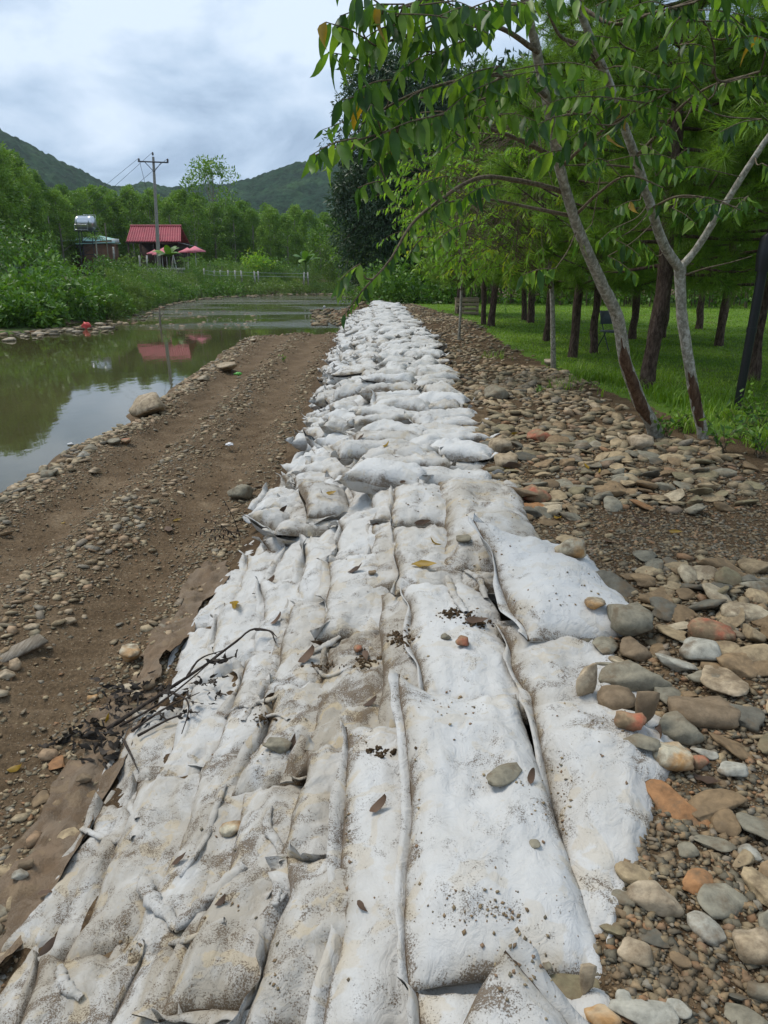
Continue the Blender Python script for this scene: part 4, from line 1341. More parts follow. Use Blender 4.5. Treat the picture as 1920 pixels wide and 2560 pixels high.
# low green bank of creepers where the wall ends
def bushy(name, label, mat, loc, r, h, seed, n=1500, size=.2, ncl=22, cat='shrub', group=None, elong=.45, droop=.2, stem=True):
    rg = np.random.default_rng(seed)
    t = thing(name, label, cat, loc, group)
    L = np.array(loc)
    a = rg.uniform(0, 2 * PI, ncl); rr = rg.uniform(0, 1, ncl) ** .6
    zc = h * (.15 + .75 * rg.uniform(0, 1, ncl)) * np.sqrt(np.clip(1 - .75 * rr ** 2, .05, 1))
    C = L + np.stack([np.cos(a) * rr * r * .85, np.sin(a) * rr * r * .7, zc], -1)
    mb = clump_leaves(rg, C, rg.uniform(.20, .38, ncl) * min(r, h * 1.2), n, size, elong, droop=droop)
    mb.build('foliage', MAT[mat], t, kind='stuff')
    if stem:
        tb = MB()
        for i in range(5):
            c = C[int(rg.integers(0, ncl))]
            add_tube(tb, smooth_path([L + np.array((rg.normal(0, .1), 0, -.1)), (L + c) / 2 + np.array((0, 0, .1)), c], 6), np.linspace(.05, .012, 6), 4, caps=False)
        tb.build('stem', MAT['twig'], t)
    return t

for i, (px, py, Y, r, h, lab) in enumerate([(1040, 760, 44.5, 1.5, .9, 'low green creeper mound right behind the end of the sandbags'),
                                            (1110, 755, 45.5, 1.7, 1.3, 'taller creeper mound behind the stony path, left of the wooden crate'),
                                            (965, 745, 47.0, 1.5, 1.7, 'grey green bush at the foot of the big dark tree'),
                                            (905, 745, 48.0, 1.2, 1.1, 'small bush on the gravel spit left of the wall end')]):
    q = D(px, py, Y)
    bushy('creeper_mound', lab, 'bush', (q[0], Y, Hs(q[0], Y)), r, h, 90 + i, 1500, .17)

# ------------------------------------------------------------------ far bank: plantation, bushes, reeds
def plantation():
    kinds = []
    for k in range(5):
        t = crown_tree('acacia_tree', 'acacia', 'acacia', (0, 0, 0), 1.0 * 11, 2.1, 300 + k, n=13000, size=.25, z0=.10, ncl=110, clr=.21, trunk_r=.12, droop=.1, elong=.36, limbs=6)
        kinds.append(t)
    rg = np.random.default_rng(301)
    # top of the tree line, as surveyed in the picture
    tpx = np.array([-700, -300, 0, 40, 90, 150, 210, 300, 400, 480, 560, 620, 700, 770, 830, 880, 960, 1100])
    tpy = np.array([420, 390, 368, 396, 455, 492, 494, 500, 504, 510, 520, 527, 535, 546, 558, 570, 585, 600])
    GR = 'acacia trees in the plantation across the river'
    for row, (dy, n) in enumerate(((0, 26), (9, 22), (18, 18))):
        for i in range(n):
            px = -260 + (i + .5 + rg.uniform(-.3, .3)) / n * 1260
            Yb = np.interp(px, [-260, 0, 130, 300, 600, 900, 1050], [66, 74, 98, 118, 120, 118, 118]) + dy + rg.uniform(-2, 2)
            x = (px - CX) / F_PX * Yb * CT
            zg = 1.2 + (.8 if row else 0)
            ty = np.interp(px, tpx, tpy) + rg.uniform(-8, 14) - row * 3
            ztop = HC + (Y_HOR - ty) / F_PX * Yb * CT * CT / CT
            s = (ztop - zg) / 10.3
            if px < 110:
                lab = 'tall acacia in the dark stand at the left edge'
            elif px < 480:
                lab = 'acacia in the plantation behind the red-roofed house'
            else:
                lab = 'acacia in the plantation right of the red-roofed house'
            o = copy_thing(kinds[int(rg.integers(0, 5))], (x, Yb, zg), rg.uniform(0, 6.28), (s * rg.uniform(.95, 1.25), s * rg.uniform(.95, 1.25), s), lab)
            o['group'] = GR
            o['label'] = '{} acacia from the left in the {} row of the plantation across the river'.format(nth(i + 1), ('front', 'middle', 'back')[row])
    for t in kinds:
        for c in list(t.children):
            bpy.data.objects.remove(c)
        bpy.data.objects.remove(t)
plantation()
q = D(530, 470, 128.0)
crown_tree('open_crowned_tree', 'single taller tree with a thin open crown rising above the plantation', 'acacia', (q[0], 128, 1.5), 17.6, 4.2, 333, n=1900, size=.55, z0=.52, ncl=34, clr=.22, trunk_r=.2, limbs=14, shape=.7)
q = D(820, 620, 112.0)
for i, (px, Y, zt) in enumerate(((845, 108, 585), (872, 104, 600), (800, 113, 560))):
    q = D(px, zt, Y)
    crown_tree('bamboo_clump', ('yellowish bamboo clump at the right end of the plantation', 'feathery bush at the river bend beside the big dark tree', 'bright green tree near the right end of the plantation')[i], 'reed' if i == 0 else 'acacia',
               (q[0], Y, .8), q[2] - .8, 2.2, 340 + i, n=2600, size=.38, z0=.05, ncl=40, clr=.32)

BUSH = [  # px, py of the base, distance, radius, height, material, leaf size, label
    (40, 690, 40, 2.3, 3.0, 'bush', .34, 'broad leafed bush with big pale leaves at the left edge'),
    (150, 690, 44, 2.3, 3.4, 'bush', .32, 'tall broad leafed bush below the turquoise roof'),
    (215, 700, 47, 2.2, 2.5, 'bush', .26, 'vine covered bush sloping down right of the tall bush'),
    (60, 790, 37, 1.4, 1.7, 'bush', .30, 'bush with drooping long leaves hanging over the stones at the waterline'),
    (110, 785, 38, 1.0, 1.4, 'bush', .28, 'rounded bush end beside the shallow pool'),
    (10, 760, 37, 1.4, 1.9, 'bush', .28, 'dark bush in the left corner above the stony shore'),
    (255, 715, 55, 1.9, 2.0, 'reed', .24, 'light green shrub between the vines and the reeds'),
    (300, 710, 58, 2.1, 1.7, 'reed', .22, 'feathery shrub below the white stone wall'),
    (345, 712, 64, 2.2, 1.6, 'reed', .22, 'olive reed clump below the utility pole'),
    (395, 712, 70, 2.3, 1.5, 'reed', .22, 'olive reed clump above the bent white pipe'),
    (445, 718, 76, 2.2, 1.4, 'bush', .24, 'green shrub right above the pale concrete slabs'),
    (500, 712, 84, 2.4, 1.7, 'bush', .24, 'wide green shrub right of the pale concrete slabs'),
    (560, 712, 90, 2.6, 1.7, 'bush', .24, 'shrub on the bank below the white fence posts'),
    (620, 714, 94, 2.6, 1.5, 'reed', .24, 'grassy clump under the end of the fence'),
    (680, 712, 97, 2.6, 1.9, 'reed', .24, 'grassy clump below the round bright bush'),
    (735, 712, 100, 2.5, 1.6, 'reed', .24, 'grassy clump below the banana plant'),
    (790, 712, 102, 2.4, 1.4, 'reed', .24, 'grassy clump near the river bend'),
    (845, 712, 104, 2.4, 1.4, 'reed', .24, 'last grassy clump before the dark tree'),
    (640, 690, 104, 2.9, 3.6, 'lime', .34, 'bright yellow green bush left of the banana plant'),
    (690, 690, 105, 2.6, 3.0, 'bush', .34, 'rounded green bush touching the banana plant'),
    (560, 690, 106, 3.2, 2.2, 'bush', .3, 'low creeper heap behind the white fence posts'),
    (480, 690, 108, 2.6, 2.6, 'bush', .3, 'dark shrub at the foot of the plantation'),
    (330, 660, 92, 2.6, 3.0, 'reed', .3, 'bushy tree with brownish leaves in front of the red-roofed house'),
    (310, 690, 86, 2.2, 2.2, 'bush', .26, 'hedge in front of the brown shed wall'),
    (262, 690, 84, 2.0, 2.2, 'bush', .26, 'hedge below the water tank tower'),
    (100, 640, 62, 3.2, 4.2, 'bush', .32, 'bush mass behind the tall broad leafed bush'),
    (20, 620, 60, 3.4, 5.2, 'bush', .32, 'tall shrub at the left edge in front of the dark stand'),
]
for i, (px, py, Y, r, h, mt, sz, lab) in enumerate(BUSH):
    q = D(px, py, Y)
    bushy('bush', lab, mt, (q[0], Y, min(max(Hs(q[0], Y), -.8), q[2] + .3) - .05), r, h, 400 + i, 2400 if Y < 50 else 1500, sz, 30, group=None)

shore_px = [0, 100, 230, 330, 420, 490, 560, 700, 880]; shore_py = [826, 824, 812, 780, 757, 745, 739, 734, 730]
for i, px in enumerate(range(268, 890, 26)):
    q = P(px, np.interp(px, shore_px, shore_py), Z_WATER); Y = q[1] + 1.3
    if 455 < px < 515: Y += 3
    rr_ = 2.2 * Y / 90
    bushy('reed_clump', '{} leafy clump from the left in the reeds lining the far water edge'.format(nth(i + 1)), ('reed', 'bush', 'reed', 'reed', 'bush')[i % 5], (q[0] * Y / q[1], Y, Z_WATER + .1), rr_, (2.4 + .6 * math.sin(i * 2.3)) * Y / 85, 460 + i, 2800, .2, 34, 'reeds', 'reeds along the far bank', .25, -.5)
    bushy('reed_clump', '{} leafy clump from the left in the second line of reeds'.format(nth(i + 1)), ('bush', 'reed', 'reed', 'bush', 'reed')[i % 5], (q[0] * (Y + 3) / q[1] - .4, Y + 3.2, .1), rr_ * 1.1, (2.5 + .6 * math.sin(i * 1.7)) * Y / 85, 490 + i, 2200, .2, 34, 'reeds', 'reeds along the far bank', .25, -.5)
def banana(loc, h, n, label, seed):
    rg = np.random.default_rng(seed)
    t = thing('banana_plant', label, 'plant', loc)
    L = np.array(loc)
    mb = MB(); add_tube(mb, [L - (0, 0, .2), L + np.array((.02, 0, h * .45))], [.14, .10], 8); mb.build('stem', MAT['reed'], t)
    lf = MB()
    for i in range(n):
        a = i * 2.4 + rg.uniform(-.3, .3); up = rg.uniform(.5, 1.3)
        d = np.array((math.cos(a) * math.cos(up), math.sin(a) * math.cos(up), math.sin(up)))
        ln = h * rg.uniform(.5, .75)
        s = np.linspace(0, 1, 9)
        mid = L + np.array((0, 0, h * .42)) + d * ln * s[:, None] + np.array((0, 0, -1)) * (s[:, None] ** 2.2) * ln * rg.uniform(.25, .6)
        sd = np.cross(d, (0, 0, 1)); sd /= np.linalg.norm(sd) + 1e-6
        w = .17 * ln * np.sin(PI * np.clip(s * .93 + .06, 0, 1)) ** .6
        V = np.stack([mid - sd * w[:, None] - np.array((0, 0, .3)) * w[:, None], mid, mid + sd * w[:, None] - np.array((0, 0, .3)) * w[:, None]])
        m_ = MB().add(V.reshape(-1, 3), grid_faces(3, 9), rg.uniform(.2, .9)); m_.build('leaf', MAT['bush'], t)
    return t
for i, (px, py, Y, h, lab) in enumerate(((765, 690, 103, 4.2, 'banana plant at the edge of the plantation right of the bright bush'), (425, 680, 91, 4.0, 'banana plant just right of the utility pole'))):
    q = D(px, py, Y); banana((q[0], Y, q[2]), h, 9, lab, 500 + i)

def palm(loc, h, n, label, seed, ln=1.4):
    rg = np.random.default_rng(seed)
    t = thing('palm_tree', label, 'palm', loc)
    L = np.array(loc)
    mb = MB(); add_tube(mb, [L - (0, 0, .2), L + np.array((.05, 0, h))], [.09, .06], 7); mb.build('trunk', MAT['palebark'], t)
    for i in range(n):
        a = i * 2.4; up = rg.uniform(.2, 1.1)
        d = np.array((math.cos(a) * math.cos(up), math.sin(a) * math.cos(up), math.sin(up)))
        s = np.linspace(0, 1, 10)
        mid = L + np.array((0, 0, h)) + d * ln * s[:, None] - np.array((0, 0, 1)) * (s[:, None] ** 2) * ln * .55
        fr = MB(); add_tube(fr, mid, np.linspace(.018, .006, 10), 4, .5, caps=False)
        q, f3, l3 = spray_leaves(mid, .30, .5, .07, rg=rg, droop=.5)
        inst(fr, LV4[0][0] * np.array((.35, 1, 1)), LV4[0][1], f3 * l3[:, None, None], q, rg.uniform(.3, .9))
        fr.build('frond', MAT['bush'], t)
    return t
for i, (px, py, Y, h, lab) in enumerate(((243, 640, 88, 1.9, 'small palm in front of the brown shed below the water tank'), (462, 690, 90, 1.7, 'small palm right of the first banana plant by the white wall'),
                                         (520, 690, 96, 1.4, 'small coconut palm left of the fence posts'), (555, 690, 97, 1.2, 'little palm among the fence posts'), (128, 610, 100, 3.4, 'palm rising left of the turquoise roof'))):
    q = D(px, py, Y); palm((q[0], Y, q[2]), h, 9, lab, 520 + i)

# ------------------------------------------------------------------ house, shed, tank, pole
YH_ = 100.0
def at(px, py, Y): return D(px, py, Y)
hl, hr = at(326, 690, YH_), at(456, 690, YH_)
x0, x1 = hl[0], hr[0]; zg = 1.1
ze, zr = at(390, 604, YH_)[2], at(390, 566, YH_ + 2)[2]
hs = thing('red_roofed_house', 'open house with a red tiled roof behind the utility pole', 'house', ((x0 + x1) / 2, YH_ + 2, zg))
mb = MB()
def roof_plane(mb, a, b, c, d, nt_, nr):
    """waves of pan tiles over the plane a-b (ridge) to d-c (eave)"""
    nu, nv = nt_ * 6 + 1, nr * 4 + 1
    u = np.linspace(0, 1, nu)[:, None]; v = np.linspace(0, 1, nv)[None]
    p = (np.asarray(a)[None, None] * (1 - u[..., None]) * (1 - v[..., None]) + np.asarray(b)[None, None] * u[..., None] * (1 - v[..., None])
         + np.asarray(c)[None, None] * u[..., None] * v[..., None] + np.asarray(d)[None, None] * (1 - u[..., None]) * v[..., None])
    nrm = np.cross(np.asarray(b) - a, np.asarray(d) - a); nrm = nrm / np.linalg.norm(nrm); nrm = nrm * np.sign(nrm[2])
    hgt = .055 * np.sin(u * nt_ * 2 * PI) + .09 * ((v * nr) % 1.0)
    p = p + nrm * hgt[..., None]
    mb.add(p.reshape(-1, 3), grid_faces(nu, nv)); mb.add((p - nrm * .05).reshape(-1, 3), grid_faces(nu, nv, True))
roof_plane(mb, (x0, YH_ + 2, zr), (x1 - .2, YH_ + 2, zr), (x1 + .3, YH_ - .6, ze), (x0 + .1, YH_ - .6, ze), 22, 9)
roof_plane(mb, (x0, YH_ + 2.02, zr), (x1 - .2, YH_ + 2.02, zr), (x1, YH_ + 5.2, ze - .1), (x0, YH_ + 5.2, ze - .1), 22, 9)
rf = mb.build('roof', MAT['redroof'], hs)
mb = MB(); add_tube(mb, [(x0 - .05, YH_ + 2, zr + .08), (x1 - .15, YH_ + 2, zr + .08)], .12, 8); mb.build('ridge_cap', MAT['redroof'], rf)
mb = MB(); add_box(mb, ((x0 + x1) / 2, YH_ - .45, ze - .12), (x1 - x0 + .2, .12, .22)); mb.build('fascia_beam', MAT['darkwood'], hs)
for i in range(5):
    mb = MB(); xx = x0 + .2 + (x1 - x0 - .4) * i / 4; add_box(mb, (xx, YH_ - .3, (zg + ze) / 2 - .1), (.16, .16, ze - zg)); mb.build('post', MAT['darkwood'], hs)
mb = MB(); add_box(mb, ((x0 + x1) / 2, YH_ + 4.8, (zg + ze) / 2), (x1 - x0, .15, ze - zg)); mb.build('rear_wall', MAT['darkwood'], hs)
mb = MB(); add_box(mb, ((x0 + x1) / 2, YH_ + 2, zg + .1), (x1 - x0 + .4, 6, .3)); mb.build('floor', MAT['concrete'], hs)
mb = MB(); add_box(mb, (x1 + 1.2, YH_ + .5, ze - .45), (2.6, 2.4, .06), ry=R(14)); mb.build('awning', MAT['darksteel'], hs)
for i, xx in enumerate((x0 + 4.6, x0 + 5.9)):
    mb = MB()
    for s in (-1, 1):
        add_tube(mb, [at(441, 600, YH_ - 1) * (0, 0, 0) + np.array((xx + s * .42, YH_ - 1, zg + .3)), np.array((xx, YH_ - 1, zg + 2.7))], .07, 6)
    if i == 1:
        o = mb.build('white_frame', MAT['white']); tag(o, 'white A-shaped frame under the eave of the red-roofed house', 'frame')
# parasols beside the house
def parasol(px, py, Y, w, label):
    c = at(px, py, Y)
    base = np.array((c[0], Y, zg))
    t = thing('parasol', label, 'parasol', base, 'pink parasols beside the red-roofed house')
    mb = MB(); n = 8; th_ = np.arange(n) / n * 2 * PI + .2
    V = [c + np.array((0, 0, .02))]; 
    for r_, dz in ((.5, -.30), (1.0, -.52)):
        V += [c + np.array((math.cos(a) * w / 2 * r_, math.sin(a) * w / 2 * r_, dz * w / 2.4)) for a in th_]
    V += [c + np.array((math.cos(a) * w / 2, math.sin(a) * w / 2, -.66 * w / 2.4)) for a in th_]
    V = np.array(V); i = np.arange(n); j = (i + 1) % n
    mb.add(V, np.stack([np.zeros(n, int), 1 + i, 1 + j], 1)); mb.F[4].append(np.stack([1 + i, 9 + i, 9 + j, 1 + j], 1)); mb.F[4].append(np.stack([9 + i, 17 + i, 17 + j, 9 + j], 1))
    mb.build('canopy', MAT['pink'], t, smooth=False)
    mb = MB(); add_tube(mb, [base, c], .035, 6); mb.build('pole', MAT['white'], t)
parasol(487, 615, 97, 2.5, 'rightmost and largest pink parasol beside the house')
parasol(468, 619, 99, 2.2, 'pink parasol tucked behind the largest one')
parasol(414, 616, 98, 2.0, 'pink parasol under the eave, just right of the utility pole')
parasol(404, 624, 96, 2.3, 'pink parasol directly behind the utility pole')
parasol(386, 624, 97, 1.9, 'pink parasol left of the utility pole, half hidden by the bushy tree')
# shed with turquoise roof
YS = 104.0
sx0, sx1 = at(138, 600, YS)[0], at(262, 600, YS)[0]; sx2 = at(292, 600, YS)[0]
ez = at(200, 601, YS)[2]; pk = at(200, 588, YS + 3)[2]
sh = thing('shed', 'low brown shed with a turquoise metal roof under the water tank', 'shed', ((sx0 + sx1) / 2, YS + 2, zg))
mb = MB(); add_box(mb, ((sx0 + sx1) / 2 + .8, YS + 2.6, (zg + ez) / 2), (sx1 - sx0 - 1.5, 4, ez - zg)); mb.build('wall', MAT['wallbrown'], sh)
mb = MB()
V = np.array([(sx0, YS, ez), (sx1 - 1, YS - .2, ez), (sx1, YS + 5, ez + .35), (sx0 + 4.5, YS + 4, pk)]); mb.add(np.vstack([V, V - (0, 0, .12)]), [(0, 1, 2, 3), (7, 6, 5, 4), (0, 4, 5, 1), (1, 5, 6, 2), (2, 6, 7, 3), (3, 7, 4, 0)])
mb.build('roof', MAT['teal'], sh, smooth=False)
sh2 = thing('shed', 'small brown annex with a flat pale roof right of the shed', 'shed', (sx2 - 1, YS - 2, zg))
e2 = at(270, 610, YS - 2)[2]
mb = MB(); add_box(mb, ((sx1 - 2.1 + sx2) / 2, YS - 1.0, (zg + e2) / 2), (sx2 - sx1 + 1.9, 3, e2 - zg)); mb.build('wall', MAT['wallbrown'], sh2)
mb = MB(); add_box(mb, ((sx1 - 2.6 + sx2) / 2, YS - 1.0, e2 + .08), (sx2 - sx1 + 3.0, 3.6, .12), ry=R(-2)); mb.build('roof', MAT['teal'], sh2)
q = at(282, 604, YS - 2); mb = MB(); add_box(mb, (q[0], YS - 1, e2 + .40), (.8, .5, .5)); tag(mb.build('roof_box', MAT['white']), 'white box standing on the roof of the annex', 'box')
# tank tower
YT = 101.0
c0 = at(214, 559, YT); tw0 = np.array((c0[0], YT, zg))
tk = thing('water_tank_tower', 'steel lattice tower carrying a shiny horizontal water tank', 'water tower', tw0)
zb_ = at(214, 578, YT)[2]
mb = MB()
for sx in (-.9, .9):
    for sy in (-.5, .5):
        add_tube(mb, [(c0[0] + sx, YT + sy, zg), (c0[0] + sx * .9, YT + sy, zb_)], .05, 6)
for k in range(4):
    z_a = zg + (zb_ - zg) * k / 4; z_b = zg + (zb_ - zg) * (k + 1) / 4
    for sy in (-.5, .5):
        add_tube(mb, [(c0[0] - .9, YT + sy, z_a), (c0[0] + .9, YT + sy, z_b)], .03, 5); add_tube(mb, [(c0[0] - .9, YT + sy, z_b), (c0[0] + .9, YT + sy, z_b)], .03, 5)
mb.build('lattice', MAT['darksteel'], tk)
mb = MB(); add_box(mb, (c0[0], YT, zb_ + .03), (2.5, 1.4, .10)); mb.build('platform', MAT['darksteel'], tk)
mb = MB()
xs_ = np.array([-1.22, -1.15, -1.0, -.7, -.68, -.35, -.33, .0, .02, .35, .37, .7, 1.0, 1.15, 1.22]); rs_ = np.array([.25, .6, .8, .86, .83, .86, .83, .86, .83, .86, .83, .86, .8, .6, .25])
add_tube(mb, np.stack([c0[0] + xs_, np.full(15, YT), np.full(15, zb_ + .98)], -1), rs_, 20)
tank = mb.build('tank', MAT['steel'], tk)
mb = MB()
for dz in (.15, .75):
    add_tube(mb, [(c0[0] - 1.1, YT - .9, zb_ + dz), (c0[0] + .5, YT - .9, zb_ + dz)], .03, 5)
for dx in (-1.1, -.3, .5):
    add_tube(mb, [(c0[0] + dx, YT - .9, zb_), (c0[0] + dx, YT - .9, zb_ + .75)], .03, 5)
add_tube(mb, [(c0[0] + 1.3, YT, zb_ + .1), (c0[0] + 1.3, YT, zb_ + 1.9), (c0[0] - .2, YT, zb_ + 1.95)], .03, 5)
mb.build('railing', MAT['steel'], tk)
q = at(263, 575, 99); mb = MB(); add_tube(mb, [(q[0], 99, zg), (q[0] + .05, 99, at(263, 557, 99)[2])], .07, 6); tag(mb.build('wooden_post', MAT['driftwood']), 'thin bare post standing between the tank and the red roof', 'post')
# utility pole
YP = 92.0
pb, pt_ = at(399, 692, YP), at(383, 392, YP)
pb = np.array((pb[0], YP, .9))
up_ = thing('utility_pole', 'tall concrete utility pole leaning slightly left in front of the red roof', 'utility pole', pb)
mb = MB(); add_tube(mb, [pb, (pb + pt_) / 2, pt_], [.23, .19, .13], 10); mb.build('shaft', MAT['concrete'], up_)
cz = pt_[2] - .55
mb = MB(); add_box(mb, (pt_[0], YP - .18, cz), (3.4, .10, .14), ry=R(2)); 
for s in (-1, 1):
    add_tube(mb, [(pt_[0] + s * .95, YP - .18, cz), (pt_[0], YP - .18, cz - 1.0)], .04, 5)
mb.build('crossarm', MAT['darksteel'], up_)
for s, dz in ((-1.6, .0), (0, .62), (1.6, -.05)):
    mb = MB(); zi = cz + dz
    add_tube(mb, [(pt_[0] + s, YP - .1, zi + .05 * k) for k in range(1, 9)], [.05, .13, .07, .15, .07, .14, .07, .05], 8)
    mb.build('insulator', MAT['porcelain'], up_)
mb = MB(); q = at(396, 637, YP); add_box(mb, (q[0], YP - .21, q[2]), (.30, .04, .5)); mb.build('number_plate', MAT['white'], up_)
for i, (s, dz, ex, ey, ez_, lab) in enumerate(((-1.6, .4, -48, 112, 4.6, 'thin cable running from the left insulator down behind the plantation'), (0, 1.0, -46, 112, 4.4, 'thin cable from the top insulator down to the left'),
                                               (1.6, .35, -44, 112, 4.2, 'thin cable from the right insulator passing behind the pole'), (-1.6, .4, -27.5, 99, 5.0, 'slack cable dropping from the left insulator to the house'))):
    a = np.array((pt_[0] + s, YP - .1, cz + dz)); e = np.array((ex, ey, ez_ + 3)) if i < 3 else np.array((ex, ey, ez_))
    mid = (a + e) / 2 - np.array((0, 0, .5)); mb = MB(); add_tube(mb, smooth_path([a, mid, e], 20), .022, 4, caps=False)
    tag(mb.build('power_cable', MAT['darksteel']), lab, 'cable')
# white stone wall
w0, w1 = at(356, 690, 90), at(458, 692, 89)
ws = thing('stone_wall', 'low whitewashed stone wall at the foot of the utility pole', 'wall', ((w0[0] + w1[0]) / 2, 89.5, .6))
mb = MB(); rgw = np.random.default_rng(5)
zt_ = at(400, 669, 89.5)[2]
nst = 0
for k in range(5):
    xx = w0[0]
    while xx < w1[0]:
        ww = rgw.uniform(.22, .5); hh = (zt_ - .3) / 5
        v, f = ICO[1]
        v = v * np.array((ww * .52, .2, hh * .55)) * (1 + .12 * rgw.normal(0, 1, (len(v), 1)))
        mb.add(v + np.array((xx + ww / 2, 89.5 + rgw.normal(0, .02), .3 + hh * (k + .5))), f); xx += ww
mb.build('stones', MAT['whitestone'], ws, smooth=False, kind='stuff')
mb = MB(); add_box(mb, ((w0[0] + w1[0]) / 2, 89.6, zt_ / 2), (w1[0] - w0[0], .18, zt_ - .06)); mb.build('core', MAT['whitestone'], ws)
# fence posts
FP = [(433, 668), (470, 672), (511, 686), (536, 690), (552, 690), (570, 690), (588, 690), (604, 690), (637, 692), (646, 692), (760, 694), (770, 694), (285, 634), (350, 655), (368, 655)]
for i, (px, py) in enumerate(FP):
    Y = 92 + i * .6 if i < 12 else 88
    q = at(px, py + 6, Y); mb = MB(); add_box(mb, (q[0], Y, q[2] + .2), (.16, .16, 1.5), ry=R(random.uniform(-4, 4)))
    o = mb.build('fence_post', MAT['whitestone'])
    tag(o, '{} white fence post from the left in the row above the reeds'.format(nth(i + 1)) if i < 12 else '{} white post from the left in the yard before the red roof'.format(nth(i - 11)), 'post', 'white fence posts on the far bank')
for dz in (.35, .75):
    mb = MB(); pts = [at(px, py + 6, 92 + i * .6) + np.array((0, -.1, dz)) for i, (px, py) in enumerate(FP[2:12])]
    add_tube(mb, pts, .012, 4, caps=False); tag(mb.build('fence_wire', MAT['steel']), 'upper wire strung along the white fence posts' if dz > .5 else 'lower wire strung along the white fence posts', 'wire')
# slabs and pipe on the far shore
rgs = np.random.default_rng(9)
def rock(name, label, cat, loc, size, mat, seed, rot=(0, 0, 0), sub=3, flat=.0, group=None, cuts=7):
    rg = np.random.default_rng(seed)
    v, f = ICO[sub]; v = v.copy()
    for k in range(cuts):
        d = rg.normal(0, 1, 3); d /= np.linalg.norm(d); h_ = rg.uniform(.55, .85)
        s = v @ d; v = v - np.clip(s - h_, 0, None)[:, None] * d * .92
    v = v * (1 + .06 * np.stack([fbm(v[:, 0] * 2 + seed, v[:, 1] * 2 + v[:, 2], seed, 3)] * 3, -1))
    v = (v * np.asarray(size)) @ np.array(Euler(rot).to_matrix()).T
    o = MB().add(v, f).build(name, mat)
    o.location = [float(c) for c in loc]
    return tag(o, label, cat, group)
for i, (px, py, w, h_, lab) in enumerate(((487, 727, 1.5, 1.2, 'largest pale concrete slab tilted on the far shore'), (462, 738, .9, .7, 'narrow broken slab leaning left of the largest slab'), (505, 741, .8, .35, 'flat slab lying at the waterline beside the largest slab'))):
    q = at(px, py, 88 - i * .5); rock('concrete_slab', lab, 'slab', (q[0], q[1], q[2]), (w, .7, h_ * .6), MAT['paleslab'], 610 + i, (.1, .2 - .4 * (i == 1), .2), 2)
mb = MB(); add_tube(mb, smooth_path([at(424, 711, 87), at(440, 718, 87), at(462, 729, 86.5), at(468, 736, 86.3), at(466, 748, 86)], 20), .07, 6); tag(mb.build('bent_pipe', MAT['white']), 'bent white pipe hanging from the reeds to the water', 'pipe')

# ------------------------------------------------------------------ stones
bpy.context.view_layer.update()
DG = bpy.context.evaluated_depsgraph_get()
def hit(px, py):
    d = ray(px, py)
    ok, loc, nrm, idx, ob, mtx = SC.ray_cast(DG, Vector((0, 0, HC)), Vector(d).normalized(), distance=300)
    return (np.array(loc), np.array(nrm), ob) if ok else (P(px, py, 0), np.array((0, 0, 1.0)), None)

def stone_unit(seed, sub, flat_cuts, amp=.10):
    rg = np.random.default_rng(seed)
    v, f = ICO[sub]; v = v.copy()
    v = np.sign(v) * np.abs(v) ** rg.uniform(.75, 1.0)
    for k in range(flat_cuts):
        d = rg.normal(0, 1, 3); d /= np.linalg.norm(d); h_ = rg.uniform(.45, .85)
        s = v @ d; v = v - np.clip(s - h_, 0, None)[:, None] * d * .94
    v = v * (1 + amp * (fbm(v[:, 0] * 1.4 + seed * 3, v[:, 1] * 1.4 + v[:, 2] * 1.7, seed, 3) * 2)[:, None])
    v[:, 0] *= 1 + .25 * v[:, 1] * rg.uniform(-1, 1)
    return v, f
STONE_ME = [MB().add(*stone_unit(700 + k, 3, [6, 11, 3, 15, 9, 7][k % 6], .12)).mesh('stone', MAT['stone']) for k in range(18)]
PEB = [stone_unit(750 + k, 1, [2, 6, 1, 9][k % 4], .14) for k in range(8)]
octv = np.array([(1, 0, 0), (-.9, .2, 0), (.1, 1, .1), (0, -1, 0), (0, 0, 1), (0, .1, -1)], float)
octf = np.array([(0, 2, 4), (2, 1, 4), (1, 3, 4), (3, 0, 4), (2, 0, 5), (1, 2, 5), (3, 1, 5), (0, 3, 5)])

STONE_GROUP = 'river stones'
def stone(loc, size, rot, label, mat=None, me=None, sink=.2, col=None):
    o = bpy.data.objects.new('stone', me or random.choice(STONE_ME)); COL.objects.link(o)
    o.location = [float(loc[0]), float(loc[1]), float(loc[2] + size[2] * (1 - 2 * sink))]
    o.color = col or (.27, .25, .19, 1)
    o.scale = size; o.rotation_euler = rot
    tag(o, label, 'stone', STONE_GROUP)
    if mat:
        o.material_slots[0].link = 'OBJECT'; o.material_slots[0].material = MAT[mat]
    return o
n_stone = 0
taken = []
LMK = []
def special(px, py, w, h, label, mat=None, k=0, yaw=0, tilt=0.0, thick=.6, upright=False, sink=.25):
    """stone seen w x h pixels large with its middle at px, py"""
    global n_stone
    q, nr, ob = hit(px, py + h * .30)
    dist = q[1] * CT - (q[2] - HC) * ST
    a = w / 2 / F_PX * dist; b_ = h / 2 / F_PX * dist
    if upright:
        sz = (a, a * .6, b_)
        rot = (R(-12), R(tilt), R(yaw))
    else:
        el = math.atan2(HC - q[2], q[1])
        sz = (a, max(.3 * a, b_ / max(math.sin(el) * .85 + thick * .45, .3)), a * thick)
        rot = (0, R(tilt), R(yaw))
    stone(q, sz, rot, label, mat, STONE_ME[k % 18], sink, ((.22, .195, .14, 1) if 'pale' not in label else (.36, .34, .28, 1)) if 'brown' not in label else (.20, .145, .09, 1)); n_stone += 1
    taken.append((q[0], q[1], max(sz[0], sz[1])))
    LMK.append((q[0], q[1], label))
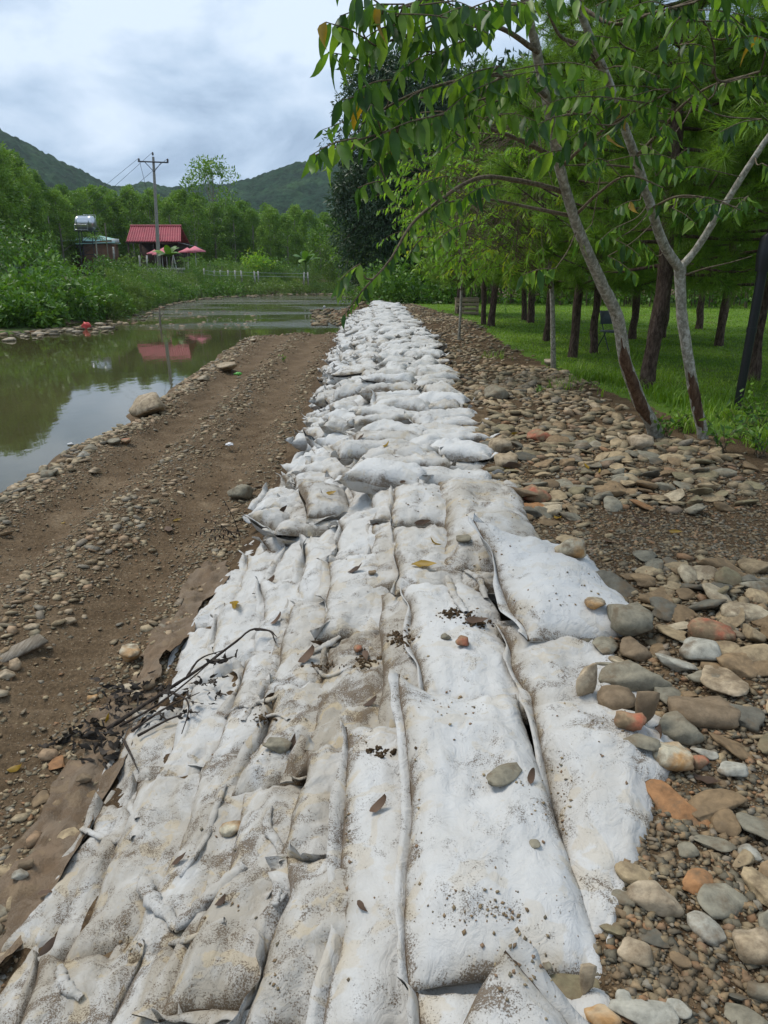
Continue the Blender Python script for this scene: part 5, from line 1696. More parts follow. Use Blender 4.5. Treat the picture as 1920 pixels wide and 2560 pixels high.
SPEC = [
    (1607, 1765, 72, 135, 'upright wedge shaped brown stone standing among the cobbles', None, 3, 0, 6, .5, True, .15),
    (1460, 1700, 66, 110, 'tan angular slab leaning against the end of a white sandbag', 'tanrock', 9, 20, 18, .5, True, .15),
    (1571, 1542, 105, 95, 'large round grey stone beside the bulging white sandbag', None, 2, 0, 10, .75, False, .15),
    (1586, 1615, 80, 62, 'smooth olive brown oval stone just below the large round grey one', None, 14, 0, 4, .55, False, .2),
    (1777, 1580, 115, 52, 'long stone with a red streak across its top', 'redstone', 8, -18, 8, .5, False, .2),
    (1590, 1700, 195, 52, 'long grey green stone lying across the cobble pile', None, 14, -6, 3, .35, False, .15),
    (1760, 1765, 180, 85, 'broad flat brownish grey stone half sunk in soil', None, 2, -6, 4, .4, False, .35),
    (1702, 1812, 118, 72, 'smooth dark grey stone right of the upright wedge', None, 14, -10, 6, .5, False, .25),
    (1578, 1800, 80, 50, 'reddish brown oval stone at the foot of the upright wedge', 'redstone', 2, -25, 4, .6, False, .2),
    (1540, 1745, 95, 75, 'rounded grey brown stone behind the leaning slab', None, 8, 0, 0, .7, False, .2),
    (1676, 1880, 105, 80, 'orange lichen stained round stone at the corner of the tan sandbag', 'ochre', 2, 0, 12, .5, False, .15),
    (1600, 1850, 110, 44, 'thin grey green flake stuck between two sandbags', None, 9, -8, 6, .3, False, .2),
    (1746, 1905, 50, 30, 'small rust orange pebble below the lichen stained stone', 'redstone', 8, 10, 0, .7, False, .2),
    (1762, 1872, 36, 52, 'small pale blue grey pebble standing on the soil', None, 14, 60, 0, .6, False, .25),
    (1825, 1920, 105, 46, 'pointed pale grey stone right of the small pebbles', None, 9, 18, 10, .4, False, .25),
    (1790, 2095, 64, 80, 'notched grey green stone on the dark soil', None, 3, 60, 4, .4, False, .25),
    (1714, 2120, 64, 48, 'small leaf shaped tan stone left of the notched stone', None, 9, 40, 0, .5, False, .25),
    (1875, 2125, 62, 38, 'pale blue flat stone near the right edge', None, 14, -20, 0, .35, False, .25),
    (1640, 2245, 150, 60, 'long olive stone with an orange side, lying near the bag tip', 'tanrock', 14, -20, 4, .45, False, .2),
    (1562, 2238, 66, 40, 'flat olive stone tucked under the end of the long olive stone', None, 2, -15, 0, .4, False, .3),
    (1762, 2300, 76, 88, 'pale grey rounded stone with a dirty face', None, 8, 20, 6, .5, False, .25),
    (1890, 2350, 110, 90, 'large tan stone cut off by the right edge', 'tanrock', 2, 0, 0, .6, False, .25),
    (1580, 2365, 105, 85, 'angular broken tan stone below the bag tip', 'tanrock', 9, 10, 12, .6, False, .3),
    (1462, 2440, 52, 125, 'upright tan stone block against the lower sandbag', 'tanrock', 3, 0, 4, .5, True, .15),
    (1610, 2495, 90, 140, 'long pale oval stone pointing at the camera', None, 14, 80, 0, .35, False, .2),
    (1560, 2490, 42, 55, 'small blue grey stone left of the long pale oval', None, 8, 0, 0, .7, False, .2),
    (1500, 2535, 110, 70, 'jagged ochre rock at the bottom edge', 'ochre', 9, -25, 10, .6, False, .25),
    (1690, 2520, 80, 50, 'purplish grey stone at the bottom right of the long pale oval', None, 3, -8, 0, .5, False, .25),
    (1860, 2530, 90, 120, 'big layered grey stone in the bottom right corner', None, 9, 60, 0, .5, False, .25),
    (1900, 2480, 66, 45, 'smooth tan pebble resting on the layered stone', None, 2, -20, 0, .6, False, .0),
    (1800, 1690, 140, 90, 'large pale flat boulder set in the soil right of the pile', 'tanrock', 3, -15, 3, .4, False, .35),
    (1740, 1620, 120, 75, 'cracked square topped rock behind the pale flat boulder', None, 9, 10, 6, .6, False, .25),
    (1690, 1650, 80, 72, 'grey green angular stone left of the pale flat boulder', None, 3, 40, 20, .5, False, .2),
    (1760, 1695, 110, 40, 'thin wedge of banded stone on the pile', None, 9, -8, 6, .4, False, .2),
    (1420, 1376, 90, 38, 'rough ochre block half buried behind the bulging sandbag', 'ochre', 9, -8, 2, .8, False, .25),
    (1487, 1508, 52, 28, 'small orange brown stone lying on the bulging sandbag', 'ochre', 8, 0, 0, .5, False, .1),
    (1240, 985, 66, 32, 'dark grey stone among the cobbles near the sandbags', None, 14, 5, 0, .6, False, .2),
    (1600, 1105, 60, 42, 'smooth tan stone by the foot of the curved trunk', 'tanrock', 2, 0, 0, .7, False, .2),
    (1372, 905, 34, 24, 'pale stone at the edge of the lawn', 'paleslab', 3, 0, 0, .7, False, .2),
    (1350, 1090, 70, 22, 'long brown flat stone in the cobble bed', 'redstone', 14, -4, 0, .4, False, .2),
    (1265, 1150, 60, 50, 'rounded brown stone propped at the side of a crest sandbag', 'tanrock', 2, 0, 0, .7, False, .15),
    (1250, 1120, 60, 30, 'oval brown stone touching the corner of a crest sandbag', 'tanrock', 8, 0, 0, .7, False, .15),
    (1340, 1235, 80, 40, 'reddish flat topped stone in the cobble bed by the bare soil', 'redstone', 14, 0, 0, .5, False, .2),
    (1300, 1220, 50, 60, 'tilted grey brown stone by the edge of the dirty long sandbag', None, 3, 40, 20, .6, False, .2),
    # road side
    (325, 1638, 66, 50, 'yellow and white boulder alone on the gravel road', 'ochre', 3, 0, 6, .85, False, .12),
    (362, 1020, 100, 78, 'big tan boulder at the water edge of the road', 'tanrock', 9, 25, -12, .7, False, .1),
    (565, 916, 58, 36, 'flat topped tan rock block at the bend of the road edge', 'tanrock', 3, -5, 0, .5, False, .15),
    (507, 947, 34, 18, 'pale small block left below the flat topped rock', 'paleslab', 9, 0, 0, .6, False, .2),
    (632, 852, 20, 12, 'lone stone at the far corner of the gravel road', 'tanrock', 3, 0, 0, .7, False, .2),
    (596, 1232, 74, 42, 'angular grey stone at the foot of the sandbags', None, 9, -6, 3, .7, False, .2),
    (210, 1137, 30, 20, 'pale blue grey pebble at the shore', None, 14, 0, 0, .6, False, .2),
    (128, 1186, 40, 28, 'olive cobble at the shore left of an orange pebble', None, 2, 0, 0, .7, False, .2),
    (143, 1176, 22, 20, 'orange pebble at the shore', 'ochre', 8, 0, 0, .7, False, .2),
    (108, 1170, 24, 18, 'brown stone standing in the shallow water', 'tanrock', 3, 0, 0, .8, False, .2),
    (233, 1175, 30, 22, 'tan pebble lying off the shore stones on the road', 'tanrock', 9, 0, 0, .6, False, .2),
    (228, 1122, 40, 18, 'flat olive stone of the shore line', None, 14, 0, 0, .5, False, .2),
    (285, 1105, 40, 22, 'grey block of the shore line', None, 3, 0, 0, .6, False, .2),
    (314, 1104, 30, 18, 'orange brown block of the shore line', 'redstone', 3, 0, 0, .7, False, .2),
    (234, 1745, 28, 18, 'ochre pebble below the yellow and white boulder', 'ochre', 2, 0, 0, .7, False, .2),
    (175, 1552, 30, 18, 'tan oval pebble on the road left of the boulder', 'tanrock', 8, 10, 0, .6, False, .2),
    (18, 1685, 44, 22, 'long tan oval pebble at the left edge of the road', 'tanrock', 14, 15, 0, .5, False, .2),
    (212, 1946, 42, 20, 'pale grey oval pebble on the brown cloth edge', None, 14, 10, 0, .5, False, .1),
    (70, 2160, 40, 26, 'grey green pebble at the lower left near the brown cloth', None, 2, 15, 0, .7, False, .2),
    (52, 2185, 44, 22, 'pale green oval pebble below the grey green one', None, 14, 8, 0, .5, False, .2),
    (320, 1722, 46, 24, 'cream stone in the small heap beside the brown cloth', 'paleslab', 3, 10, 0, .6, False, .2),
    (338, 1735, 36, 26, 'speckled cream stone in front of the small heap', 'paleslab', 9, 0, 0, .7, False, .2),
    (372, 1708, 34, 30, 'grey green stone in the small heap beside the brown cloth', None, 2, 40, 0, .7, False, .2),
    # lying on the bags
    (580, 2070, 62, 34, 'oval tan pebble resting on a mud speckled sandbag', 'ochre', 8, 22, 0, .45, False, .1),
    (694, 1855, 42, 58, 'grey olive pebble wedged behind a curled strip of sandbag cloth', None, 2, 70, 0, .7, False, .1),
    (1153, 1603, 40, 38, 'small brown pointed stone on the white sandbag', 'redstone', 9, 0, 0, .8, False, .1),
    (1115, 1592, 28, 13, 'small olive flat pebble left of the pointed stone', None, 14, 0, 0, .5, False, .1),
    (1160, 1345, 40, 22, 'flat round grey pebble on the long dirty sandbag', None, 2, 0, 0, .35, False, .05),
    (1260, 1922, 66, 70, 'long dark green pebble lying on the widest white sandbag', None, 14, -48, 0, .3, False, .05),
    (1337, 2106, 28, 24, 'small round olive pebble near the hem of the tan stained sandbag', None, 8, 0, 0, .4, False, .1),
    (1368, 2412, 24, 22, 'small grey pebble above the upturned flap', None, 2, 0, 0, .5, False, .1),
    (895, 1620, 22, 20, 'reddish pebble among bark scraps on a grey sandbag', 'redstone', 8, 0, 0, .7, False, .1),
    (932, 1431, 22, 12, 'brown pebble below the yellow leaf', None, 2, 0, 0, .5, False, .1),
]
for s_ in SPEC:
    special(*s_)

def dens_right(x, y):
    g = x - X_right(y)
    d = np.zeros_like(x)
    d = np.where((y > 5.4) & (y < 11.5), sst(-.15, .0, g) * (1 - sst(-1.1, -.2, x - X_lawn(y))) * np.clip(1.0 - sst(7.6, 9.2, y) * .62 + .9 * vn(x * 1.1, y * .9, 8) * sst(7, 9, y) - .8 * sst(.9, 1.6, g) * (1 - sst(5.6, 6.6, y)), 0, 1) * (.62 + .45 * vn(x * 2.1, y * 1.6, 77)), d)
    d = np.where(y >= 11.5, sst(-.15, 0, g) * (.55 + .5 * vn(x * .7, y * .4, 3)) * (1 - sst(-.35, .25, x - X_lawn(y))), d)
    d = np.where((y > 2.2) & (y <= 5.4), sst(-.35, -.1, g) * (np.exp(-((x - 1.65) / .55) ** 2) * np.exp(-((y - 3.1) / .72) ** 4) * 1.3 + np.exp(-((g - .2) / .22) ** 2) * sst(4.9, 5.5, y) + np.where(y > 3.9, .006, .05)), d)
    d = np.where(y <= 2.2, sst(-.25, -.05, g) * .22, d)
    return np.clip(d, 0, 1)

class Pack:
    def __init__(self, cell=.14):
        self.g = {}; self.c = cell
    def ok(self, x, y, r, gap=.62):
        i, j = int(x // self.c), int(y // self.c)
        m = int((r + .22) / self.c) + 1
        for a in range(i - m, i + m + 1):
            for b_ in range(j - m, j + m + 1):
                for (X, Y, R_) in self.g.get((a, b_), ()):
                    if (X - x) ** 2 + (Y - y) ** 2 < ((R_ + r) * gap) ** 2:
                        return False
        self.g.setdefault((i, j), []).append((x, y, r)); return True
pk_ = Pack()
for (x, y, r) in taken:
    pk_.g.setdefault((int(x // pk_.c), int(y // pk_.c)), []).append((x, y, r))
cand = []
rg = np.random.default_rng(91)
N = 30000
N = 42000
y = np.concatenate([rg.uniform(1.0, 6, 17000), rg.uniform(5, 14, 15000), rg.uniform(12, 42, 10000)]); x = X_right(y) + rg.uniform(-.3, 3.3, N)
r = np.concatenate([.009 + .075 * rg.random(17000) ** 3.6, .018 + .07 * rg.random(15000) ** 2.2, .024 + .055 * rg.random(10000) ** 2.5])
dd_ = dens_right(x, y)
keep = rg.random(N) < np.where(r < .026, np.clip(dd_ + .55 * np.where(y < 2.5, .45, 1.0) * (y < 5.4) * np.where((y > 3.9) & (x > X_right(y) + .35), .05, 1) * sst(-.12, .02, x - X_right(y)), 0, 1), dd_)
x, y, r = x[keep], y[keep], r[keep]
for i in np.argsort(-r):
    if pk_.ok(x[i], y[i], r[i]):
        cand.append((x[i], y[i], r[i], 1))
# road: strips of pebbles between the tracks, along the shore and along the foot of the wall
N = 46000
y = 2.0 + 30 * rg.random(N) ** 1.5; x = rg.uniform(-5.6, -1.3, N); r = .009 + .042 * rg.random(N) ** 3.2
dr = d_road(x, y); c = x - X_toe(y)
d = (dr > -.25) * (.06 + 1.1 * np.exp(-((dr - .15) / .36) ** 2) + .85 * np.exp(-((c + 1.38 + .15 * vn(y * 1.1, y * 0, 4)) / .30) ** 2) * (.45 + .8 * np.clip(vn(x * 1.3, y * .8, 21) + .25, 0, 1))
                    + .35 * np.exp(-((c + .1) / .2) ** 2)) * (c < -.05) * (1 - .85 * np.exp(-((c + .72) / .3) ** 4)) * (1 - .8 * np.exp(-((c + 2.05) / .3) ** 4))
keep = rg.random(N) < np.clip(d, 0, 1)
x, y, r, dr = x[keep], y[keep], r[keep], dr[keep]
r = r * (1 + .8 * np.exp(-((dr - .1) / .3) ** 2))
for i in np.argsort(-r):
    if pk_.ok(x[i], y[i], r[i]):
        cand.append((x[i], y[i], r[i], 0))
cam_p = np.array((0, 0, HC))
def app(c):
    Z = 0 if c[3] else -.8
    dd = math.sqrt(c[0] ** 2 + c[1] ** 2 + (HC - Z) ** 2)
    fw = c[1] * CT + (HC - Z) * ST
    px = CX + F_PX * c[0] / fw; py = CY - F_PX * (c[1] * ST - (HC - Z) * CT) / fw
    return c[2] / dd * (1 if (-20 < px < 1940 and -20 < py < 2600) else .02)
cand.sort(key=app, reverse=True)
zc = H(np.array([c[0] for c in cand]), np.array([c[1] for c in cand]))
n_ind = 300 - n_stone
stuff = [MB(), MB()]
KINDS = [('grey', (.21, .19, .14)), ('dark grey', (.13, .118, .09)), ('tan', (.33, .25, .148)), ('brown', (.22, .15, .082)), ('cream', (.39, .32, .215)), ('olive', (.22, .185, .108)), ('rusty', (.29, .145, .062))]
KW = [.20, .10, .26, .20, .05, .15, .04]
for (a_, b_, c_) in [(t1.location.x, t1.location.y, 'the foot of the curved trunk'), (t2.location.x, t2.location.y, 'the foot of the forked trunk')] + [(float(X_right(yy)), yy, 'the crest sandbags') for yy in (6.5, 9, 12)]:
    LMK.append((a_, b_, c_))
USED = {}
def stone_label(x, y, r, el, flat, colour, side):
    best = min(LMK, key=lambda m: (m[0] - x) ** 2 + ((m[1] - y) * .6) ** 2)
    w_ = best[2].split()
    ph = best[2] if best[2].startswith('the ') else 'the ' + ' '.join(w_[:[i for i, q in enumerate(w_) if q in ('stone', 'pebble', 'boulder', 'rock', 'slab', 'flake', 'block', 'cobble')][0] + 1]) if any(q in ('stone', 'pebble', 'boulder', 'rock', 'slab', 'flake', 'block', 'cobble') for q in w_) else 'the ' + ' '.join(w_[:4])
    pw_ = ph.split()
    if len(pw_) > 6:
        ph = ' '.join(pw_[:1] + pw_[-5:])
    dx, dy = x - best[0], y - best[1]
    rel = ('right of' if dx > 0 else 'left of') if abs(dx) > abs(dy) * .6 else ('behind' if dy > 0 else 'in front of')
    size = 'big' if r > .075 else 'fist-sized' if r > .045 else 'small'
    shp = 'long flat' if el > 1.45 and flat < .42 else 'long' if el > 1.45 else 'flat' if flat < .4 else 'rounded'
    l = '{} {} {} stone {} {}'.format(size, shp, colour, rel, ph)
    if l in USED:
        l = '{} {} {} stone further {} {}'.format(size, shp, colour, rel, ph)
    USED[l] = USED.get(l, 0) + 1
    return l
for i, (cx_, cy_, cr, side) in enumerate(cand):
    flat = random.uniform(.24, .55) if side else random.uniform(.22, .5)
    el = random.uniform(1.0, 1.8)
    if i < n_ind:
        kn, kc = random.choices(KINDS, KW)[0]
        lab = stone_label(cx_, cy_, cr, el, flat, kn, side)
        tl = .22 if side else .12
        f_ = random.uniform(.82, 1.2)
        stone((cx_, cy_, zc[i]), (cr * el, cr, cr * flat), (random.gauss(0, tl), random.gauss(0, tl), random.uniform(0, 6.28)), lab, sink=.25, col=(kc[0] * f_, kc[1] * f_, kc[2] * f_, 1))
    else:
        Mt = rot_mats(1, .25)[0] @ np.diag((cr * el, cr, cr * flat))
        v, f = PEB[i % 8]
        if cr < .02 and cy_ > 5:
            v, f = octv, octf
        stuff[side].add(v @ Mt.T + np.array((cx_, cy_, zc[i] + cr * flat * (.5 if side else .75))), f, random.uniform(.02, .98) if (side and cy_ < 9) else random.choice((.3, .6, .98, .84, .6, .14, .98, .74)) + random.uniform(-.03, .015))
for k, nm in ((0, 'road_pebbles'), (1, 'path_stones')):
    if stuff[k].n:
        stuff[k].build(nm, MAT['pebble'], kind='stuff')

def grit(name, n, xs, ys, keepf, r0, r1, seed, pw=2.5, flat=.6, base=None, tints=(.05, .14, .3, .45, .6, .74, .84, .93)):
    rg = np.random.default_rng(seed)
    y = ys[0] + (ys[1] - ys[0]) * rg.random(n) ** 1.7
    x = xs[0](y) + (xs[1](y) - xs[0](y)) * rg.random(n)
    k = rg.random(n) < keepf(x, y); x, y = x[k], y[k]
    r = r0 + (r1 - r0) * rg.random(len(x)) ** pw
    z = H(x, y)
    M = rot_mats(len(x), .3) * 1.0
    S = np.zeros((len(x), 3, 3)); S[:, 0, 0] = r * rg.uniform(1, 1.7, len(x)); S[:, 1, 1] = r; S[:, 2, 2] = r * flat * rg.uniform(.6, 1.1, len(x))
    mb = MB()
    v, f = base or (octv, octf)
    inst(mb, v, f, M @ S, np.stack([x, y, z + r * .2], -1), rg.choice(tints, len(x)) + rg.uniform(-.03, .015, len(x)))
    o = mb.build(name, MAT['pebble'], kind='stuff'); return o
grit('grit', 80000, (lambda y: X_right(y) - .12, lambda y: X_right(y) + 2.2), (.9, 7.5), lambda x, y: np.where(y < 2.6, 1, .65) * sst(-.12, -.02, x - X_right(y)), .004, .020, 92, 2.8, tints=(.03, .45, .03, .74, .74, .93, .03, .45, .84))
grit('road_grit', 80000, (lambda y: -4.6 + 0 * y, lambda y: X_toe(y) + .02), (2.0, 20), lambda x, y: (d_road(x, y) > .0) * (.35 + .65 * np.clip(vn(x * 1.5, y, 7) + .4, 0, 1)) * (1 - .8 * np.exp(-((x - X_toe(y) + .72) / .27) ** 4)) * (1 - .8 * np.exp(-((x - X_toe(y) + 2.05) / .27) ** 4)), .005, .021, 93, 2.2, .5)

# stony shore across the river
mb = MB(); rg = np.random.default_rng(95)
xs_ = []; 
for i in range(420):
    t = rg.random()
    px = 0 + 920 * t
    py = np.interp(px, [0, 100, 230, 330, 420, 490, 560, 700, 880], [828, 826, 816, 800, 762, 748, 741, 736, 731]) + abs(rg.normal(0, 4)) * (2.0 if px < 400 else .5) - (rg.uniform(0, 45) if px < 380 and rg.random() < .35 else 0)
    q = P(px, py, Z_WATER); s = rg.uniform(.05, .22) * (1 if q[1] < 60 else 1.4)
    v, f = PEB[i % 8]
    mb.add(v @ (rot_mats(1, .1)[0] @ np.diag((s * 1.5, s, s * .42))).T + q + (0, 0, .03), f, float(np.clip(rg.choice([.3, .6, 1.0, .05]) + rg.normal(0, .05), .01, 1)))
mb.build('shore_stones', MAT['pebble'], kind='stuff')
# gravel spit at the end of the wall and shoals in the riffle
mb = MB()
for i in range(420):
    q = P(rg.uniform(780, 985), rg.uniform(772, 812), Z_WATER + .05)
    if q[0] < -5.2: continue
    s = rg.uniform(.05, .22); v, f = PEB[i % 8]
    zz_ = max(Hs(q[0], q[1]), Z_WATER)
    mb.add(v @ (rot_mats(1, .1)[0] @ np.diag((s * 1.4, s, s * .5))).T + (q[0], q[1], zz_ + .04), f, rg.uniform(.1, .98))
for i in range(90):
    q = P(rg.uniform(330, 640), rg.uniform(772, 822), Z_WATER)
    s = rg.uniform(.05, .17); v, f = PEB[i % 8]
    mb.add(v @ (rot_mats(1, .1)[0] @ np.diag((s * 1.7, s, s * .35))).T + q - (0, 0, .02), f, rg.uniform(.2, .98))
mb.build('riffle_stones', MAT['pebble'], kind='stuff')
for i, (px, py, w, lab) in enumerate(((102, 838, 70, 'long pale flat stone block on the far shore left of the red bag'), (25, 852, 64, 'pale flat stone at the left edge in the water'), (194, 832, 44, 'pale stone just left of the red bag'),
                                      (268, 822, 62, 'pale stone cluster just right of the red bag'), (248, 812, 40, 'pale stone behind the cluster by the red bag'), (175, 826, 40, 'pale flat stone at the shallow pool mouth'))):
    q = P(px, py, Z_WATER); a = w * .32 / F_PX * q[1]
    rock('shore_rock', lab, 'rock', (q[0], q[1], Z_WATER + .05), (a, a * .8, a * .30), MAT['paleslab'], 640 + i, (0, 0, random.uniform(0, 1)), 2)

# litter in and by the river
def crumple(name, label, px, py, w, h, mat, seed, cat='litter', z=Z_WATER):
    q = P(px, py, z); a = w / 2 / F_PX * q[1]; b_ = h / F_PX * q[1]
    v, f = ICO[3]; rg = np.random.default_rng(seed)
    n_ = fbm(v[:, 0] * 2.2 + seed, v[:, 1] * 2.2 + v[:, 2] * 2.9, seed, 3)
    v = v * (1 + .5 * n_[:, None] + .12 * np.abs(fbm(v[:, 0] * 6, v[:, 2] * 6 + v[:, 1] * 5, seed + 1, 2))[:, None])
    v[:, 0] *= 1 - .35 * np.clip(v[:, 2], 0, 1)
    o = MB().add(v * np.array((a, a * .8, b_ * .5))).build if False else MB().add(v * np.array((a, a * .8, b_ * .55)), f).build(name, mat)
    o.location = (q[0], q[1], z + b_ * .38)
    return tag(o, label, cat)
crumple('plastic_bag', 'bright red plastic bag stranded at the edge of the shallow pool', 217, 822, 20, 17, MAT['redplastic'], 5, 'bag')
crumple('plastic_bag', 'white crumpled plastic bag on the far shore', 346, 764, 14, 14, MAT['whiteplastic'], 6, 'bag')
crumple('plastic_bag', 'pale pink crumpled plastic bag beside the white one', 358, 764, 11, 9, MAT['pink'], 7, 'bag')
crumple('plastic_scrap', 'white speck of plastic on the gravel spit', 811, 770, 6, 6, MAT['whiteplastic'], 8)
crumple('plastic_scrap', 'white scrap floating near the shore stones', 176, 1112, 16, 6, MAT['whiteplastic'], 9)
crumple('plastic_scrap', 'bright green scrap of plastic beside the flat topped rock', 596, 937, 18, 7, MAT['greenplastic'], 10, z=-.72)
crumple('plastic_scrap', 'pale plastic scrap on the gravel road by the wall', 574, 1113, 22, 7, MAT['whiteplastic'], 11, z=-.72)
mb = MB(); q = P(401, 812, Z_WATER)
add_tube(mb, [q, q + (0, 0, .5), q + (.05, 0, .9)], [.06, .05, .03], 6); add_tube(mb, [q + (0, 0, .4), q + (.25, 0, .6)], [.04, .02], 5); tag(mb.build('stake', MAT['driftwood']), 'short pale stake standing in the riffle', 'stake')

# driftwood on the left bank
rg = np.random.default_rng(97)
for i, (px, py, lab) in enumerate(((165, 775, 'tangled heap of brown driftwood under the drooping bush'), (240, 768, 'grey driftwood heap at the back of the shallow pool'), (8, 800, 'dry brush heap at the left edge of the bank'))):
    q = P(px, py, -.7); mb = MB()
    for k in range(60):
        a = q + rg.normal(0, 1, 3) * (.8, .5, .22) + (0, 0, .15); d = rg.normal(0, 1, 3) * (.5, .4, .2)
        add_tube(mb, [a, a + d * .5 + rg.normal(0, .05, 3), a + d], [.03, .022, .01], 4, caps=False)
    tag(mb.build('driftwood_heap', MAT['driftwood'] if i == 1 else MAT['twig']), lab, 'driftwood')

# ------------------------------------------------------------------ lawn furniture
q = P(1530, 876, -.06); Yc = q[1]
ch = thing('folding_chair', 'grey folding chair on the lawn behind the curved trunk', 'chair', (q[0], q[1], Hs(q[0], q[1])))
c0 = np.array(ch.location)
def cpart(nm, fn, mat='darksteel'):
    mb = MB(); fn(mb); return mb.build(nm, MAT[mat], ch)
ry_ = R(20)
cpart('seat', lambda m: add_box(m, c0 + (0, 0, .44), (.44, .42, .035), rz=ry_), 'chair')
cpart('backrest', lambda m: add_box(m, c0 + (-.08, .22, .74), (.44, .03, .30), rz=ry_, rx=R(-10)), 'chair')
for sx in (-.22, .22):
    cpart('leg', lambda m: add_tube(m, [c0 + (sx - .07, .30, .92), c0 + (sx, .05, .45), c0 + (sx + .08, -.24, 0)], .013, 6))
    cpart('leg', lambda m: add_tube(m, [c0 + (sx, -.15, .44), c0 + (sx - .08, .26, 0)], .013, 6))
q = P(1842, 1026, -.06)
pp = thing('black_pole', 'thick black pole leaning right at the edge of the lawn', 'pole', (q[0], q[1], Hs(q[0], q[1])))
tp = D(1908, 668, q[1] - .1)
mb = MB(); add_tube(mb, [q - (0, 0, .2), q, (q + tp) / 2, tp], [.05, .05, .055, .06], 12); mb.build('shaft', MAT['black'], pp)
mb = MB(); dd = (tp - q) / np.linalg.norm(tp - q); add_tube(mb, [tp - dd * .05, tp + dd * .12, tp + dd * .35, tp + dd * .40], [.085, .105, .09, .02], 14); mb.build('cap', MAT['black'], pp)
mb = MB(); add_tube(mb, [q + dd * 1.0, q + dd * 1.06], [.062, .062], 12); mb.build('collar', MAT['black'], pp)
q = P(1166, 786, -.03)
cr = thing('crate', 'pale wooden crate standing under the far pines', 'crate', (q[0], q[1], Hs(q[0], q[1])))
g = np.array(cr.location)
for k in range(4):
    mb = MB(); add_box(mb, g + (0, -.3, .08 + k * .17), (.95, .02, .14)); mb.build('slat', MAT['wood'], cr)
for sx in (-.45, .45):
    mb = MB(); add_box(mb, g + (sx, 0, .33), (.05, .6, .66)); mb.build('side', MAT['wood'], cr)
mb = MB(); add_box(mb, g + (0, 0, .68), (1.0, .64, .03)); mb.build('lid', MAT['wood'], cr)

# ------------------------------------------------------------------ litter of leaves, twigs and clods on the bags
bpy.context.view_layer.update()
DG = bpy.context.evaluated_depsgraph_get()
def flat_leaf(seed, curl):
    v, f = leaf_arr(1, .34, .5 * random.uniform(-1, 1), curl, 7)
    v = np.stack([v[:, 0], -v[:, 2] - .5, v[:, 1] + .10 * v[:, 2] ** 2 * random.uniform(-.4, .8)], -1)
    v[:, 2] += .05 * vn(v[:, 1] * 5 + seed, v[:, 0] * 7, seed) - v[:, 2].min() * .6
    return v, f
DRY_ME = [MB().add(*flat_leaf(k, c), .1 + .2 * k).mesh('fallen_leaf', MAT['dryleaf']) for k, c in enumerate((.9, 1.3, .5, -.8, 1.6))]
YEL_ME = [MB().add(*flat_leaf(k + 9, c), .3).mesh('fallen_leaf', MAT['leafy']) for k, c in enumerate((.4, .8))]
def frame_on(nr, yaw):
    n = Vector(nr).normalized()
    q = n.to_track_quat('Z', 'Y')
    return (q @ Euler((0, 0, yaw)).to_quaternion()).to_euler()
def fallen(px, py, ln, deg, label, yellow=False, k=0):
    loc, nr, ob = hit(px, py)
    dist = loc[1] * CT - (loc[2] - HC) * ST
    o = bpy.data.objects.new('fallen_leaf', (YEL_ME if yellow else DRY_ME)[k % (2 if yellow else 5)]); COL.objects.link(o)
    s = ln / F_PX * dist
    o.location = loc + nr * .006; o.scale = (s * random.uniform(.9, 1.3), s, s); o.rotation_euler = frame_on(nr, R(deg - 90))
    tag(o, label, 'leaf', 'fallen leaves')
